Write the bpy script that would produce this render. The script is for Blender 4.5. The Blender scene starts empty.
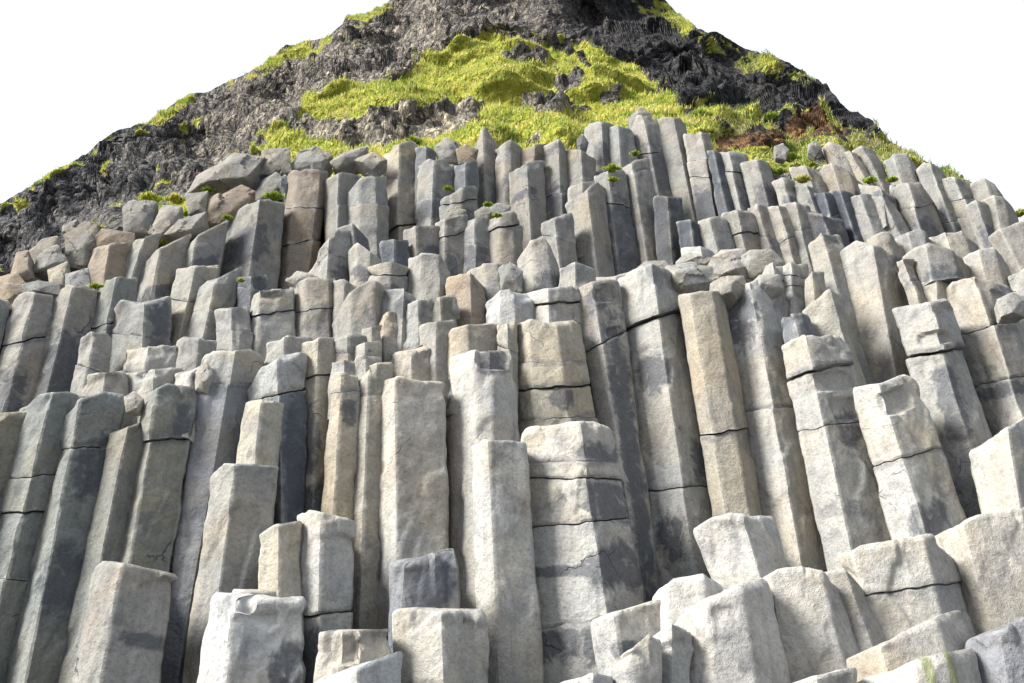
import bpy, bmesh, math, random
import numpy as np
from mathutils import Vector

# ------------------------------------------------------------ camera, sky, sun
scene = bpy.context.scene
PITCH = math.radians(32.0)
FPX = 760.0
CX, CY = 512.0, 341.5
CAMZ = 1.6
cd = bpy.data.cameras.new('camera')
cam = bpy.data.objects.new('camera', cd)
scene.collection.objects.link(cam)
cam.location = (0, 0, CAMZ)
cam.rotation_euler = (math.pi / 2 + PITCH, 0, 0)
cd.sensor_width = 36.0
cd.lens = FPX / 1024.0 * 36.0
cd.clip_start = 0.05
cd.clip_end = 3000.0
scene.camera = cam
scene.render.resolution_x = 1024
scene.render.resolution_y = 683

SUNV = Vector((-0.78, -0.35, 0.58)).normalized()
SUN_EL = math.asin(SUNV.z)
SUN_ROT = math.atan2(SUNV.x, SUNV.y)
world = bpy.data.worlds.new('World')
scene.world = world
world.use_nodes = True
wn, wl = world.node_tree.nodes, world.node_tree.links
bg = wn['Background']
sky = wn.new('ShaderNodeTexSky')
sky.sky_type = 'NISHITA'
sky.sun_disc = False
sky.sun_elevation = SUN_EL
sky.sun_rotation = SUN_ROT
sky.air_density = 1.0
sky.dust_density = 2.0
mixw = wn.new('ShaderNodeMixRGB')
mixw.inputs[0].default_value = 0.86          # thin bright overcast over nearly the whole sky
mixw.inputs[2].default_value = (5.15, 5.42, 5.9, 1)
wl.new(sky.outputs[0], mixw.inputs[1])
wl.new(mixw.outputs[0], bg.inputs[0])
bg.inputs[1].default_value = 0.091
sd = bpy.data.lights.new('sun', 'SUN')
sd.energy = 5.0
sd.angle = math.radians(24)
sd.color = (1.0, 0.96, 0.90)
sun = bpy.data.objects.new('sun', sd)
scene.collection.objects.link(sun)
sun.rotation_euler = SUNV.to_track_quat('Z', 'Y').to_euler()
sun.location = (-20, -10, 30)
scene.view_settings.view_transform = 'Standard'
scene.view_settings.look = 'None'
scene.view_settings.gamma = 1
scene.view_settings.use_curve_mapping = False
scene.view_settings.exposure = 1.28

rng = np.random.default_rng(11)
random.seed(5)
COL = scene.collection

# ------------------------------------------------------------ helpers
CT, ST = math.cos(PITCH), math.sin(PITCH)

def at(px, py, Y):
    px = np.asarray(px, float); py = np.asarray(py, float); Y = np.asarray(Y, float)
    r = (px - CX) / FPX
    u = (CY - py) / FPX
    dy = CT - u * ST
    dz = ST + u * CT
    k = Y / dy
    return np.stack([r * k, Y + 0 * k, CAMZ + dz * k], -1)

def _hash(ix, iy, iz, seed):
    n = (ix * 374761393 + iy * 668265263 + iz * 2147483647 + seed * 1274126177) & 0xffffffff
    n = ((n ^ (n >> 13)) * 1274126177) & 0xffffffff
    n = (n ^ (n >> 16)) & 0xffffffff
    return n.astype(np.float64) / 4294967295.0

def vnoise(P, seed=0):
    P = np.asarray(P, float)
    F = np.floor(P); I = F.astype(np.int64); f = P - F
    f = f * f * (3 - 2 * f)
    out = 0
    for dx in (0, 1):
        wx = f[..., 0] if dx else 1 - f[..., 0]
        for dy in (0, 1):
            wy = f[..., 1] if dy else 1 - f[..., 1]
            for dz in (0, 1):
                wz = f[..., 2] if dz else 1 - f[..., 2]
                out = out + wx * wy * wz * _hash(I[..., 0] + dx, I[..., 1] + dy, I[..., 2] + dz, seed)
    return out * 2 - 1

def fbm(P, octv=4, seed=0, gain=0.5):
    P = np.asarray(P, float); a = 1.0; s = 0; t = 0
    for k in range(octv):
        s = s + a * vnoise(P * (2.03 ** k) + 17.3 * k, seed + k); t += a; a *= gain
    return s / t

def cells(P, seed=0):
    """constant value per random cell (chipped facets) in -1..1"""
    P = np.asarray(P, float); I = np.floor(P).astype(np.int64)
    best = np.full(P.shape[:-1], 1e9); val = np.zeros(P.shape[:-1])
    for dx in (-1, 0, 1):
        for dy in (-1, 0, 1):
            for dz in (-1, 0, 1):
                cx, cy, cz = I[..., 0] + dx, I[..., 1] + dy, I[..., 2] + dz
                jx = cx + _hash(cx, cy, cz, seed); jy = cy + _hash(cx, cy, cz, seed + 1); jz = cz + _hash(cx, cy, cz, seed + 2)
                d = (P[..., 0] - jx) ** 2 + (P[..., 1] - jy) ** 2 + (P[..., 2] - jz) ** 2
                v = _hash(cx, cy, cz, seed + 3) * 2 - 1
                # a tilted plane inside every cell
                tx = _hash(cx, cy, cz, seed + 4) - .5; tz = _hash(cx, cy, cz, seed + 5) - .5
                v = v + 1.6 * (tx * (P[..., 0] - jx) + tz * (P[..., 2] - jz))
                m = d < best
                best = np.where(m, d, best); val = np.where(m, v, val)
    return val

def mesh_from(name, V, F, mat, attrs=None, smooth=True, auto=None):
    """V (n,3), F list/array of tris or quads (mixed allowed as list)"""
    me = bpy.data.meshes.new(name)
    V = np.asarray(V, float)
    me.vertices.add(len(V)); me.vertices.foreach_set('co', V.ravel())
    if isinstance(F, np.ndarray):
        n, k = F.shape
        loops = F.ravel(); starts = np.arange(n) * k; tot = np.full(n, k)
    else:
        tot = np.array([len(f) for f in F]); starts = np.concatenate([[0], np.cumsum(tot)[:-1]])
        loops = np.array([i for f in F for i in f]); n = len(F)
    me.loops.add(len(loops)); me.loops.foreach_set('vertex_index', loops.astype(np.int32))
    me.polygons.add(n); me.polygons.foreach_set('loop_start', starts.astype(np.int32))
    me.polygons.foreach_set('loop_total', tot.astype(np.int32))
    me.polygons.foreach_set('use_smooth', np.full(n, smooth))
    if attrs:
        for k, a in attrs.items():
            a = np.asarray(a, float)
            if a.ndim == 1:
                at_ = me.attributes.new(k, 'FLOAT', 'POINT'); at_.data.foreach_set('value', a)
            else:
                at_ = me.attributes.new(k, 'FLOAT_COLOR', 'POINT')
                at_.data.foreach_set('color', np.concatenate([a, np.ones((len(a), 1))], 1).ravel())
    me.update(calc_edges=True); me.validate()
    if auto:
        me.set_sharp_from_angle(angle=math.radians(auto))
    o = bpy.data.objects.new(name, me)
    me.materials.append(mat)
    COL.objects.link(o)
    return o

def tag(o, label=None, cat=None, group=None, kind=None):
    if label: o['label'] = label
    if cat: o['category'] = cat
    if group: o['group'] = group
    if kind: o['kind'] = kind
    return o

# ------------------------------------------------------------ materials
def nd(nt, t, **kw):
    n = nt.nodes.new(t)
    for k, v in kw.items(): setattr(n, k, v)
    return n

def ramp(nt, fac, stops, interp='LINEAR'):
    r = nd(nt, 'ShaderNodeValToRGB'); r.color_ramp.interpolation = interp
    e = r.color_ramp.elements
    while len(e) < len(stops): e.new(0.5)
    for k, (p, c) in enumerate(stops):
        e[k].position = p; e[k].color = c if len(c) == 4 else (*c, 1)
    nt.links.new(fac, r.inputs[0]); return r.outputs[0]

def noise(nt, vec, scale, detail=4, rough=0.55, dist=0.0):
    n = nd(nt, 'ShaderNodeTexNoise'); n.inputs['Scale'].default_value = scale
    n.inputs['Detail'].default_value = detail; n.inputs['Roughness'].default_value = rough
    n.inputs['Distortion'].default_value = dist
    nt.links.new(vec, n.inputs['Vector']); return n.outputs['Fac']

def mixc(nt, fac, a, b, mode='MIX'):
    m = nd(nt, 'ShaderNodeMixRGB', blend_type=mode)
    for s, v in ((0, fac), (1, a), (2, b)):
        if hasattr(v, 'links') or hasattr(v, 'is_linked'): nt.links.new(v, m.inputs[s])
        else: m.inputs[s].default_value = v if s == 0 else (*v, 1)
    return m.outputs[0]

def math_(nt, op, a, b=None, clamp=False):
    m = nd(nt, 'ShaderNodeMath', operation=op, use_clamp=clamp)
    for s, v in ((0, a), (1, b)):
        if v is None: continue
        if hasattr(v, 'is_linked'): nt.links.new(v, m.inputs[s])
        else: m.inputs[s].default_value = v
    return m.outputs[0]

def rock_material():
    m = bpy.data.materials.new('basalt'); m.use_nodes = True
    nt = m.node_tree; bs = nt.nodes['Principled BSDF']
    geo = nd(nt, 'ShaderNodeNewGeometry'); P = geo.outputs['Position']
    oi = nd(nt, 'ShaderNodeObjectInfo')
    a = nd(nt, 'ShaderNodeAttribute', attribute_name='stain'); stain = a.outputs['Fac']
    a = nd(nt, 'ShaderNodeAttribute', attribute_name='joint'); joint = a.outputs['Fac']
    # per-object shift so neighbouring blocks do not share pattern
    sh = nd(nt, 'ShaderNodeVectorMath', operation='SCALE'); sh.inputs[0].default_value = (13, 7, 5)
    nt.links.new(oi.outputs['Random'], sh.inputs['Scale'])
    ad = nd(nt, 'ShaderNodeVectorMath', operation='ADD'); nt.links.new(P, ad.inputs[0]); nt.links.new(sh.outputs[0], ad.inputs[1])
    V = ad.outputs[0]
    base = oi.outputs['Color']
    n1 = noise(nt, V, 0.9, 4, 0.6, 0.3)
    n2 = noise(nt, V, 3.2, 6, 0.65, 0.4)
    n3 = noise(nt, V, 26, 5, 0.7)
    n4 = noise(nt, V, 110, 3, 0.7)
    # warm, ochre zones against cool grey zones
    warm = ramp(nt, n1, [(0.36, (0.93, 0.97, 1.02)), (0.50, (1, 1, 1)), (0.70, (1.09, 1.0, 0.86))])
    c = mixc(nt, 1.0, base, warm, 'MULTIPLY')
    mott = ramp(nt, n2, [(0.28, (0.62, 0.63, 0.67)), (0.45, (0.95, 0.95, 0.95)), (0.66, (1.13, 1.13, 1.11))])
    c = mixc(nt, 0.9, c, mott, 'MULTIPLY')
    gr = ramp(nt, n3, [(0.30, (0.70, 0.70, 0.70)), (0.50, (1, 1, 1)), (0.72, (1.16, 1.16, 1.16))])
    c = mixc(nt, 0.85, c, gr, 'MULTIPLY')
    sp = ramp(nt, n4, [(0.30, (0.62, 0.62, 0.64)), (0.42, (1, 1, 1)), (0.70, (1.1, 1.1, 1.1))])
    c = mixc(nt, 0.7, c, sp, 'MULTIPLY')
    # pits
    vo = nd(nt, 'ShaderNodeTexVoronoi', feature='F1'); vo.inputs['Scale'].default_value = 34
    nt.links.new(V, vo.inputs['Vector'])
    pit = ramp(nt, vo.outputs['Distance'], [(0.05, (0.45, 0.45, 0.45)), (0.16, (1, 1, 1))])
    pitm = ramp(nt, noise(nt, V, 2.2, 2), [(0.48, (0, 0, 0)), (0.60, (1, 1, 1))])
    c = mixc(nt, math_(nt, 'MULTIPLY', pitm, 0.7), c, mixc(nt, 1.0, c, pit, 'MULTIPLY'))
    # streaks down the face
    mp = nd(nt, 'ShaderNodeMapping'); mp.inputs['Scale'].default_value = (7, 7, 0.55); nt.links.new(V, mp.inputs['Vector'])
    st = ramp(nt, noise(nt, mp.outputs[0], 1.0, 4, 0.6), [(0.36, (0.72, 0.72, 0.73)), (0.52, (1, 1, 1))])
    c = mixc(nt, 0.55, c, st, 'MULTIPLY')
    # natural blue-black weathered film: free patches + the marked ones + along joints
    n5 = noise(nt, V, 1.5, 6, 0.6, 0.6)
    free = ramp(nt, n5, [(0.59, (0, 0, 0)), (0.67, (1, 1, 1))])
    n6 = noise(nt, V, 4.5, 6, 0.65, 0.8)
    s = math_(nt, 'ADD', math_(nt, 'MULTIPLY', stain, 1.15), math_(nt, 'MULTIPLY', math_(nt, 'SUBTRACT', n6, 0.55), 2.6))
    s = math_(nt, 'MULTIPLY', s, math_(nt, 'MULTIPLY', stain, 5.0, True))
    s = ramp(nt, s, [(0.40, (0, 0, 0)), (0.85, (1, 1, 1))])
    s2 = math_(nt, 'MULTIPLY', ramp(nt, math_(nt, 'ADD', joint, math_(nt, 'MULTIPLY', math_(nt, 'SUBTRACT', n2, 0.5), 1.3)), [(0.35, (0, 0, 0)), (0.85, (1, 1, 1))]), 0.8)
    s = math_(nt, 'MAXIMUM', s, s2)
    s = math_(nt, 'MAXIMUM', s, math_(nt, 'MULTIPLY', free, 0.6))
    film = mixc(nt, n3, (0.028, 0.034, 0.046), (0.08, 0.088, 0.108))
    film = mixc(nt, 0.18, film, c)
    c = mixc(nt, math_(nt, 'MULTIPLY', s, 0.92), c, film)
    # thin cracks
    ve = nd(nt, 'ShaderNodeTexVoronoi', feature='DISTANCE_TO_EDGE'); ve.inputs['Scale'].default_value = 1.15
    wv = nd(nt, 'ShaderNodeVectorMath', operation='ADD')
    nn = nd(nt, 'ShaderNodeTexNoise'); nn.inputs['Scale'].default_value = 2.5; nn.inputs['Detail'].default_value = 5; nt.links.new(V, nn.inputs['Vector'])
    scl = nd(nt, 'ShaderNodeVectorMath', operation='SCALE'); scl.inputs['Scale'].default_value = 0.55
    nt.links.new(nn.outputs['Color'], scl.inputs[0]); nt.links.new(V, wv.inputs[0]); nt.links.new(scl.outputs[0], wv.inputs[1])
    nt.links.new(wv.outputs[0], ve.inputs['Vector'])
    crm = ramp(nt, noise(nt, V, 1.1, 3), [(0.60, (0, 0, 0)), (0.66, (1, 1, 1))])
    crk = math_(nt, 'MULTIPLY', ramp(nt, ve.outputs['Distance'], [(0.002, (1, 1, 1)), (0.009, (0, 0, 0))]), crm)
    c = mixc(nt, math_(nt, 'MULTIPLY', crk, 0.75), c, (0.05, 0.05, 0.055))
    # sparse yellow lichen
    li = ramp(nt, noise(nt, V, 5.5, 5, 0.7), [(0.70, (0, 0, 0)), (0.76, (1, 1, 1))])
    c = mixc(nt, math_(nt, 'MULTIPLY', li, 0.35), c, (0.26, 0.24, 0.08))
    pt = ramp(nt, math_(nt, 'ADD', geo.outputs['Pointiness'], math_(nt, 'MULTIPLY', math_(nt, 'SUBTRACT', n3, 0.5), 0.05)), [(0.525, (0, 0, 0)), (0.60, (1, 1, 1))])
    c = mixc(nt, math_(nt, 'MULTIPLY', pt, 0.55), c, (0.46, 0.455, 0.43))  # paler edges: fresh breaks plus sunlit rim highlights painted into the colour
    al = nd(nt, 'ShaderNodeAttribute', attribute_name='algae').outputs['Fac']
    al = ramp(nt, math_(nt, 'ADD', al, math_(nt, 'MULTIPLY', math_(nt, 'SUBTRACT', n3, 0.5), 1.0)), [(0.40, (0, 0, 0)), (0.75, (1, 1, 1))])
    c = mixc(nt, math_(nt, 'MULTIPLY', al, 0.7), c, (0.20, 0.23, 0.08))
    nt.links.new(c, bs.inputs['Base Color'])
    bs.inputs['Roughness'].default_value = 0.88
    bs.inputs['Specular IOR Level'].default_value = 0.25
    h = math_(nt, 'MULTIPLY', n3, 0.75)
    h = math_(nt, 'ADD', h, math_(nt, 'MULTIPLY', n4, 0.34))
    h = math_(nt, 'ADD', h, math_(nt, 'MULTIPLY', n2, 1.3))
    h = math_(nt, 'ADD', h, math_(nt, 'MULTIPLY', noise(nt, V, 9, 5, 0.6), 0.9))
    h = math_(nt, 'SUBTRACT', h, math_(nt, 'MULTIPLY', crk, 0.8))
    b = nd(nt, 'ShaderNodeBump'); b.inputs['Strength'].default_value = 0.75; b.inputs['Distance'].default_value = 0.042
    nt.links.new(h, b.inputs['Height']); nt.links.new(b.outputs[0], bs.inputs['Normal'])
    return m

def hill_material():
    m = bpy.data.materials.new('hill_rock'); m.use_nodes = True
    nt = m.node_tree; bs = nt.nodes['Principled BSDF']
    geo = nd(nt, 'ShaderNodeNewGeometry'); V = geo.outputs['Position']
    a = nd(nt, 'ShaderNodeAttribute', attribute_name='grass'); g = a.outputs['Fac']
    a = nd(nt, 'ShaderNodeAttribute', attribute_name='tone'); tone = a.outputs['Color']
    n1 = noise(nt, V, 0.45, 5, 0.6, 0.3); n2 = noise(nt, V, 2.4, 6, 0.68, 0.3); n3 = noise(nt, V, 12, 5, 0.7)
    c = mixc(nt, 1.0, tone, ramp(nt, n2, [(0.34, (0.30, 0.31, 0.34)), (0.47, (0.85, 0.85, 0.85)), (0.64, (1.35, 1.32, 1.26))]), 'MULTIPLY')
    c = mixc(nt, 1.0, c, ramp(nt, n3, [(0.30, (0.5, 0.5, 0.52)), (0.52, (1, 1, 1)), (0.72, (1.4, 1.4, 1.38))]), 'MULTIPLY')
    mp = nd(nt, 'ShaderNodeMapping'); mp.inputs['Scale'].default_value = (2.6, 1.6, 1.25)
    wv = nd(nt, 'ShaderNodeVectorMath', operation='ADD'); nn = nd(nt, 'ShaderNodeTexNoise'); nn.inputs['Scale'].default_value = 1.6; nn.inputs['Detail'].default_value = 4
    sc = nd(nt, 'ShaderNodeVectorMath', operation='SCALE'); sc.inputs['Scale'].default_value = 0.5
    nt.links.new(V, nn.inputs['Vector']); nt.links.new(nn.outputs['Color'], sc.inputs[0]); nt.links.new(V, wv.inputs[0]); nt.links.new(sc.outputs[0], wv.inputs[1])
    nt.links.new(wv.outputs[0], mp.inputs['Vector'])
    hb = None
    for q, scl in enumerate((1.0, 2.3)):
        v1 = nd(nt, 'ShaderNodeTexVoronoi', feature='F1'); v1.inputs['Scale'].default_value = scl; nt.links.new(mp.outputs[0], v1.inputs['Vector'])
        v2 = nd(nt, 'ShaderNodeTexVoronoi', feature='DISTANCE_TO_EDGE'); v2.inputs['Scale'].default_value = scl; nt.links.new(mp.outputs[0], v2.inputs['Vector'])
        sx = nd(nt, 'ShaderNodeSeparateXYZ'); nt.links.new(v1.outputs['Color'], sx.inputs[0])
        c = mixc(nt, 1.0, c, ramp(nt, sx.outputs[0], [(0.0, (0.72, 0.74, 0.78)), (1.0, (1.28, 1.25, 1.18))]), 'MULTIPLY')
        c = mixc(nt, 1.0, c, ramp(nt, v2.outputs['Distance'], [(0.01, (0.40, 0.40, 0.43)), (0.06, (1, 1, 1))]), 'MULTIPLY')
        hh = math_(nt, 'MULTIPLY', math_(nt, 'ADD', sx.outputs[1], math_(nt, 'MULTIPLY', v2.outputs['Distance'], 2.5)), (1.0, 0.5)[q])
        hb = hh if hb is None else math_(nt, 'ADD', hb, hh)
    m2 = nd(nt, 'ShaderNodeMapping'); m2.inputs['Scale'].default_value = (2.4, 1.6, 0.30); m2.inputs['Rotation'].default_value = (0, 0.25, 0); nt.links.new(wv.outputs[0], m2.inputs['Vector'])
    ns = noise(nt, m2.outputs[0], 1.3, 5, 0.65)
    c = mixc(nt, 0.9, c, ramp(nt, ns, [(0.36, (0.35, 0.35, 0.37)), (0.50, (1, 1, 1)), (0.66, (1.35, 1.33, 1.28))]), 'MULTIPLY')
    hb = math_(nt, 'ADD', hb, math_(nt, 'MULTIPLY', ns, 1.6))
    gc = ramp(nt, n2, [(0.30, (0.11, 0.14, 0.02)), (0.48, (0.27, 0.29, 0.04)), (0.70, (0.42, 0.38, 0.08))])
    gf = math_(nt, 'ADD', g, math_(nt, 'MULTIPLY', math_(nt, 'SUBTRACT', n3, 0.5), 0.8))
    gf = math_(nt, 'ADD', gf, math_(nt, 'MULTIPLY', math_(nt, 'SUBTRACT', n1, 0.5), 0.6))
    gf = ramp(nt, gf, [(0.42, (0, 0, 0)), (0.58, (1, 1, 1))])
    c = mixc(nt, gf, c, gc)
    nt.links.new(c, bs.inputs['Base Color'])
    bs.inputs['Roughness'].default_value = 0.95; bs.inputs['Specular IOR Level'].default_value = 0.15
    h = math_(nt, 'ADD', math_(nt, 'MULTIPLY', n2, 0.7), math_(nt, 'MULTIPLY', n3, 0.5)); h = math_(nt, 'ADD', h, hb)
    b = nd(nt, 'ShaderNodeBump'); b.inputs['Strength'].default_value = 0.9; b.inputs['Distance'].default_value = 0.22
    nt.links.new(h, b.inputs['Height']); nt.links.new(b.outputs[0], bs.inputs['Normal'])
    return m

def grass_material():
    m = bpy.data.materials.new('grass_blades'); m.use_nodes = True
    nt = m.node_tree; bs = nt.nodes['Principled BSDF']
    a = nd(nt, 'ShaderNodeAttribute', attribute_name='tint')
    nt.links.new(a.outputs['Color'], bs.inputs['Base Color'])
    bs.inputs['Roughness'].default_value = 0.7; bs.inputs['Specular IOR Level'].default_value = 0.2
    tr = nd(nt, 'ShaderNodeBsdfTranslucent'); nt.links.new(a.outputs['Color'], tr.inputs['Color'])
    mx = nd(nt, 'ShaderNodeMixShader'); mx.inputs[0].default_value = 0.35
    nt.links.new(bs.outputs[0], mx.inputs[1]); nt.links.new(tr.outputs[0], mx.inputs[2])
    nt.links.new(mx.outputs[0], nt.nodes['Material Output'].inputs['Surface'])
    return m

def sand_material():
    m = bpy.data.materials.new('black_sand'); m.use_nodes = True
    nt = m.node_tree; bs = nt.nodes['Principled BSDF']
    geo = nd(nt, 'ShaderNodeNewGeometry')
    c = ramp(nt, noise(nt, geo.outputs['Position'], 18, 6, 0.7), [(0.3, (0.03, 0.03, 0.033)), (0.7, (0.12, 0.12, 0.12))])
    nt.links.new(c, bs.inputs['Base Color']); bs.inputs['Roughness'].default_value = 0.9
    return m

ROCK = rock_material(); HILL = hill_material(); GRASS = grass_material(); SAND = sand_material()

PAL = dict(p=(0.475, 0.458, 0.42), w=(0.545, 0.54, 0.52), g=(0.37, 0.362, 0.335), o=(0.27, 0.275, 0.25),
           t=(0.46, 0.43, 0.36), b=(0.125, 0.136, 0.158), n=(0.34, 0.29, 0.235), d=(0.20, 0.205, 0.21), c=(0.385, 0.372, 0.34), s=(0.255, 0.268, 0.292))
CNAME = dict(p='pale grey', w='whitish', g='grey', o='olive grey', t='tan', b='dark blue-grey', n='brown', d='dark grey', c='warm grey', s='slate grey')

def YF(py):
    return float(np.interp(py, [100, 120, 150, 200, 240, 290, 340, 380, 440, 500, 560, 640, 690],
                               [12.3, 11.8, 11.2, 10.4, 9.8, 9.0, 8.5, 8.1, 7.6, 7.2, 6.8, 6.2, 5.9]))
# ------------------------------------------------------------ the columns: data
# c(top outline left..right in photo pixels (inner points are its vertical edges), (foot left, foot right), colour, options)
DATA = []
def c(top, foot, col='g', cr=(), st=(), dy=0.0, L=None, notch=(), flat=0.42, e=None, rough=1.0, cham=1.0, boulder=False, x=45, cc=None, ms=(), ho=()):
    DATA.append(dict(top=top, foot=foot, col=col, cr=cr, st=st, dy=dy, L=L, notch=notch, flat=flat, e=e, rough=rough, cham=cham, boulder=boulder, x=x, cc=cc or {}, ms=ms, ho=ho))

# --- lowest row, from the left
c([(101,561),(122,562),(140,566),(171,574)], [(76,683),(155,683)], 'g', e=[.32], st=[(.72,.35,.3,.08)], L='leaning olive-grey column with flat broken top, standing alone low at the far left')
c([(215,470),(225,464),(277,466)], [(187,683),(246,683)], 'g', e=[.34], L='tall grey column with bright left face and level top, behind the white block low left')
c([(213,592),(230,597),(250,600),(302,597)], [(200,690),(298,690)], 'w', e=[.25], st=[(.85,.15,.2,.4)], rough=1.5, ho=[(.32,.95,.16,.12,.05)], L='white broad block with chipped top at the bottom edge, left of centre')
c([(236,589),(250,591),(277,590)], [(236,615),(277,615)], 'p', dy=.3, x=5, L='small pale slab end lying on the white block low left')
c([(262,536),(278,525),(298,521)], [(260,600),(300,600)], 't', e=[.48], L='short tan column tucked between the two bright pillars low left')
c([(302,515),(312,511),(326,513),(355,522)], [(298,690),(345,690)], 'p', cr=[(622,617)], e=[.42], st=[(.5,.1,.9,.22)], L='pale five-sided pillar darkening below its crack, between tan block and slim ochre column')
c([(323,634),(335,632),(387,629)], [(319,690),(390,690)], 'p', rough=1.5, e=[.3], ho=[(.3,.75,.25,.35,.07)], L='squat pale block with hollowed top at the bottom edge left of centre')
c([(318,682),(357,668),(396,652)], [(318,700),(398,700)], 'w', dy=-.15, L='white slanting slab top at the bottom edge beside the two-faced block')
c([(398,612),(403,609),(444,612),(481,609)], [(398,690),(486,690)], 'p', e=[.52], L='pale two-faced block with flat top at the bottom edge near centre')
c([(394,563),(405,564),(432,552),(455,548)], [(392,650),(457,640)], 's', e=[.16], st=[(.6,.6,.35,.35)], L='short dark blue block with slanting top above the two-faced pale block')
c([(696,530),(712,518),(733,513),(770,517)], [(722,592),(784,575)], 'w', e=[.6], L='whitish block with rounded top wedged between the long columns low right', boulder=True)
c([(657,597),(671,577),(703,573),(720,584)], [(655,615),(722,605)], 'w', cham=1.6, boulder=True, L='white wedge-shaped rock in front of the whitish block low right')
c([(596,620),(628,610),(660,599)], [(608,700),(676,690)], 'p', e=[.28], st=[(.5,.55,.3,.12)], boulder=True, dy=.1, L='pale split block at the foot of the widest central column')
c([(668,630),(684,611),(700,602),(735,587),(766,576)], [(668,700),(790,700)], 'w', e=[.4,.72], rough=1.1, dy=-.25, boulder=True, L='large white boulder with scalloped face at the bottom edge right of centre')
c([(651,638),(671,625),(688,632)], [(652,700),(690,700)], 'p', rough=1.4, dy=-.15, boulder=True, L='narrow pale rock squeezed left of the large scalloped boulder')
c([(610,668),(630,650),(650,634),(657,640)], [(612,700),(658,700)], 'p', rough=1.4, dy=-.3, boulder=True, L='pale sloping rock at the bottom edge below the split block')
c([(562,684),(592,673),(608,677)], [(560,705),(610,705)], 'w', dy=-.2, boulder=True, L='small white rock tip poking up at the very bottom edge, middle')
c([(763,579),(778,570),(803,567),(820,571),(842,594)], [(779,700),(884,700)], 'p', e=[.12,.7], rough=.8, boulder=True, L='large smooth pale boulder between the scalloped boulder and the cracked one')
c([(820,573),(842,569),(858,588)], [(848,655),(882,640)], 'g', boulder=True, dy=.12, L='thin grey rock sliver right of the large smooth pale boulder')
c([(838,558),(862,547),(882,542),(931,534),(950,556)], [(866,650),(968,618)], 'p', cr=[(602,584)], e=[.15,.75], rough=1.2, boulder=True, cham=.7, L='pale boulder split level by one crack, second big rock from the right')
c([(848,658),(890,640),(935,617),(955,610)], [(858,700),(976,660)], 'p', e=[.3,.78], rough=.6, dy=-.1, boulder=True, cham=.7, L='pale sloping slab below the level-cracked boulder at lower right')
c([(786,688),(815,676),(851,668)], [(788,705),(852,705)], 'p', dy=-.25, boulder=True, L='low pale rock at the bottom edge beneath the large smooth boulder')
c([(856,684),(900,668),(942,653),(970,648)], [(858,705),(982,705)], 'w', e=[.5,.8], rough=.7, ms=[(.60,.5,.04,.9),(.78,.5,.035,.9)], dy=-.3, boulder=True, L='white rock with two green algae streaks at the bottom edge, lower right')
c([(932,538),(955,525),(978,514),(1024,507),(1056,510)], [(966,665),(1100,650)], 'p', e=[.25,.7], boulder=True, rough=1.0, cham=.8, L='very large pale boulder at the right edge in the lowest row')
c([(969,640),(1000,632),(1024,618),(1060,610)], [(975,710),(1080,700)], 's', dy=-.35, boulder=True, rough=1.2, L='blue-grey rock filling the bottom right corner of the photo')
# --- second row, from the left
c([(-50,418),(-25,412),(28,411)], [(-110,690),(-52,690)], 'o', cr=[(520,512)], L='olive column cut by the left edge of the photo in the second row')
c([(22,410),(40,396),(66,393),(87,397)], [(-45,690),(8,690)], 'o', cr=[(492,488),(528,528),(594,596)], e=[.45], L='olive-grey column in four stacked pieces, second from left edge in second row')
c([(60,428),(75,400),(103,391),(124,393)], [(3,690),(63,690)], 'o', cr=[(456,458)], e=[.34], st=[(.7,.72,.36,.12),(.65,.32,.4,.12)], L='long leaning column with bright left strip and two black stains, far left')
c([(113,434),(128,427),(147,420)], [(60,690),(92,690)], 'o', dy=.25, L='thin shaded olive column squeezed right of the long black-stained one')
c([(144,412),(153,392),(168,384),(197,388)], [(104,620),(160,620)], 'o', cr=[(452,446)], e=[.3], st=[(.9,.82,.25,.1)], L='broad olive column with pale chipped crown above the lone low left column')
c([(194,400),(204,356),(211,350),(250,349),(262,356)], [(152,690),(193,690)], 'g', cr=[(398,392)], e=[.2,.6], cc={0:'s'}, L='column with lined pale crown over a long dark bluish face, left of centre')
c([(247,402),(262,399),(280,403)], [(235,500),(272,500)], 't', dy=.02, L='slim tan column between the dark-faced column and the rounded pale head')
c([(250,392),(262,368),(285,355),(304,354)], [(262,540),(300,540)], 'p', cr=[(404,396)], e=[.5], cc={0:'s'}, st=[(.85,.30,.35,.55)], rough=1.1, L='pale rounded head above a near-black narrow face, left of centre')
c([(303,345),(318,338),(334,338)], [(296,530),(326,530)], 't', cr=[(386,380)], st=[(.3,.42,.3,.22),(.5,.1,.8,.1)], L='tan-faced cracked column with blue-grey foot between two dark-stained ones')
c([(334,378),(338,373),(358,374)], [(322,530),(350,530)], 't', cr=[(396,394)], e=[.35], st=[(.65,.72,.3,.1)], L='slim column with a dark blue patch near its top, left of the ochre strip')
c([(357,378),(370,364),(389,361)], [(348,640),(379,632)], 't', cr=[(404,403)], e=[.36], st=[(.92,.28,.15,.16)], L='very long slim ochre column left of the big bright central column')
c([(378,380),(395,376),(417,380),(442,382)], [(380,600),(446,600)], 'p', e=[.27], L='big central column with white left face and grey-green right face')
c([(376,317),(384,312),(422,309)], [(378,375),(423,375)], 'p', rough=1.6, dy=.15, L='pale broken block above the big central column, overhanging its hollow')
c([(392,352),(412,352),(441,340)], [(390,385),(442,385)], 'p', rough=1.7, dy=.12, cham=1.6, L='curved shell-like rock cap resting behind the big central column top')
c([(440,343),(452,328),(470,323),(502,324)], [(440,560),(500,560)], 't', st=[(.1,.7,.2,.1)], cr=[(430,425)], e=[.22,.45], L='shaded tan column mostly hidden between the two bright central columns')
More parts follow.
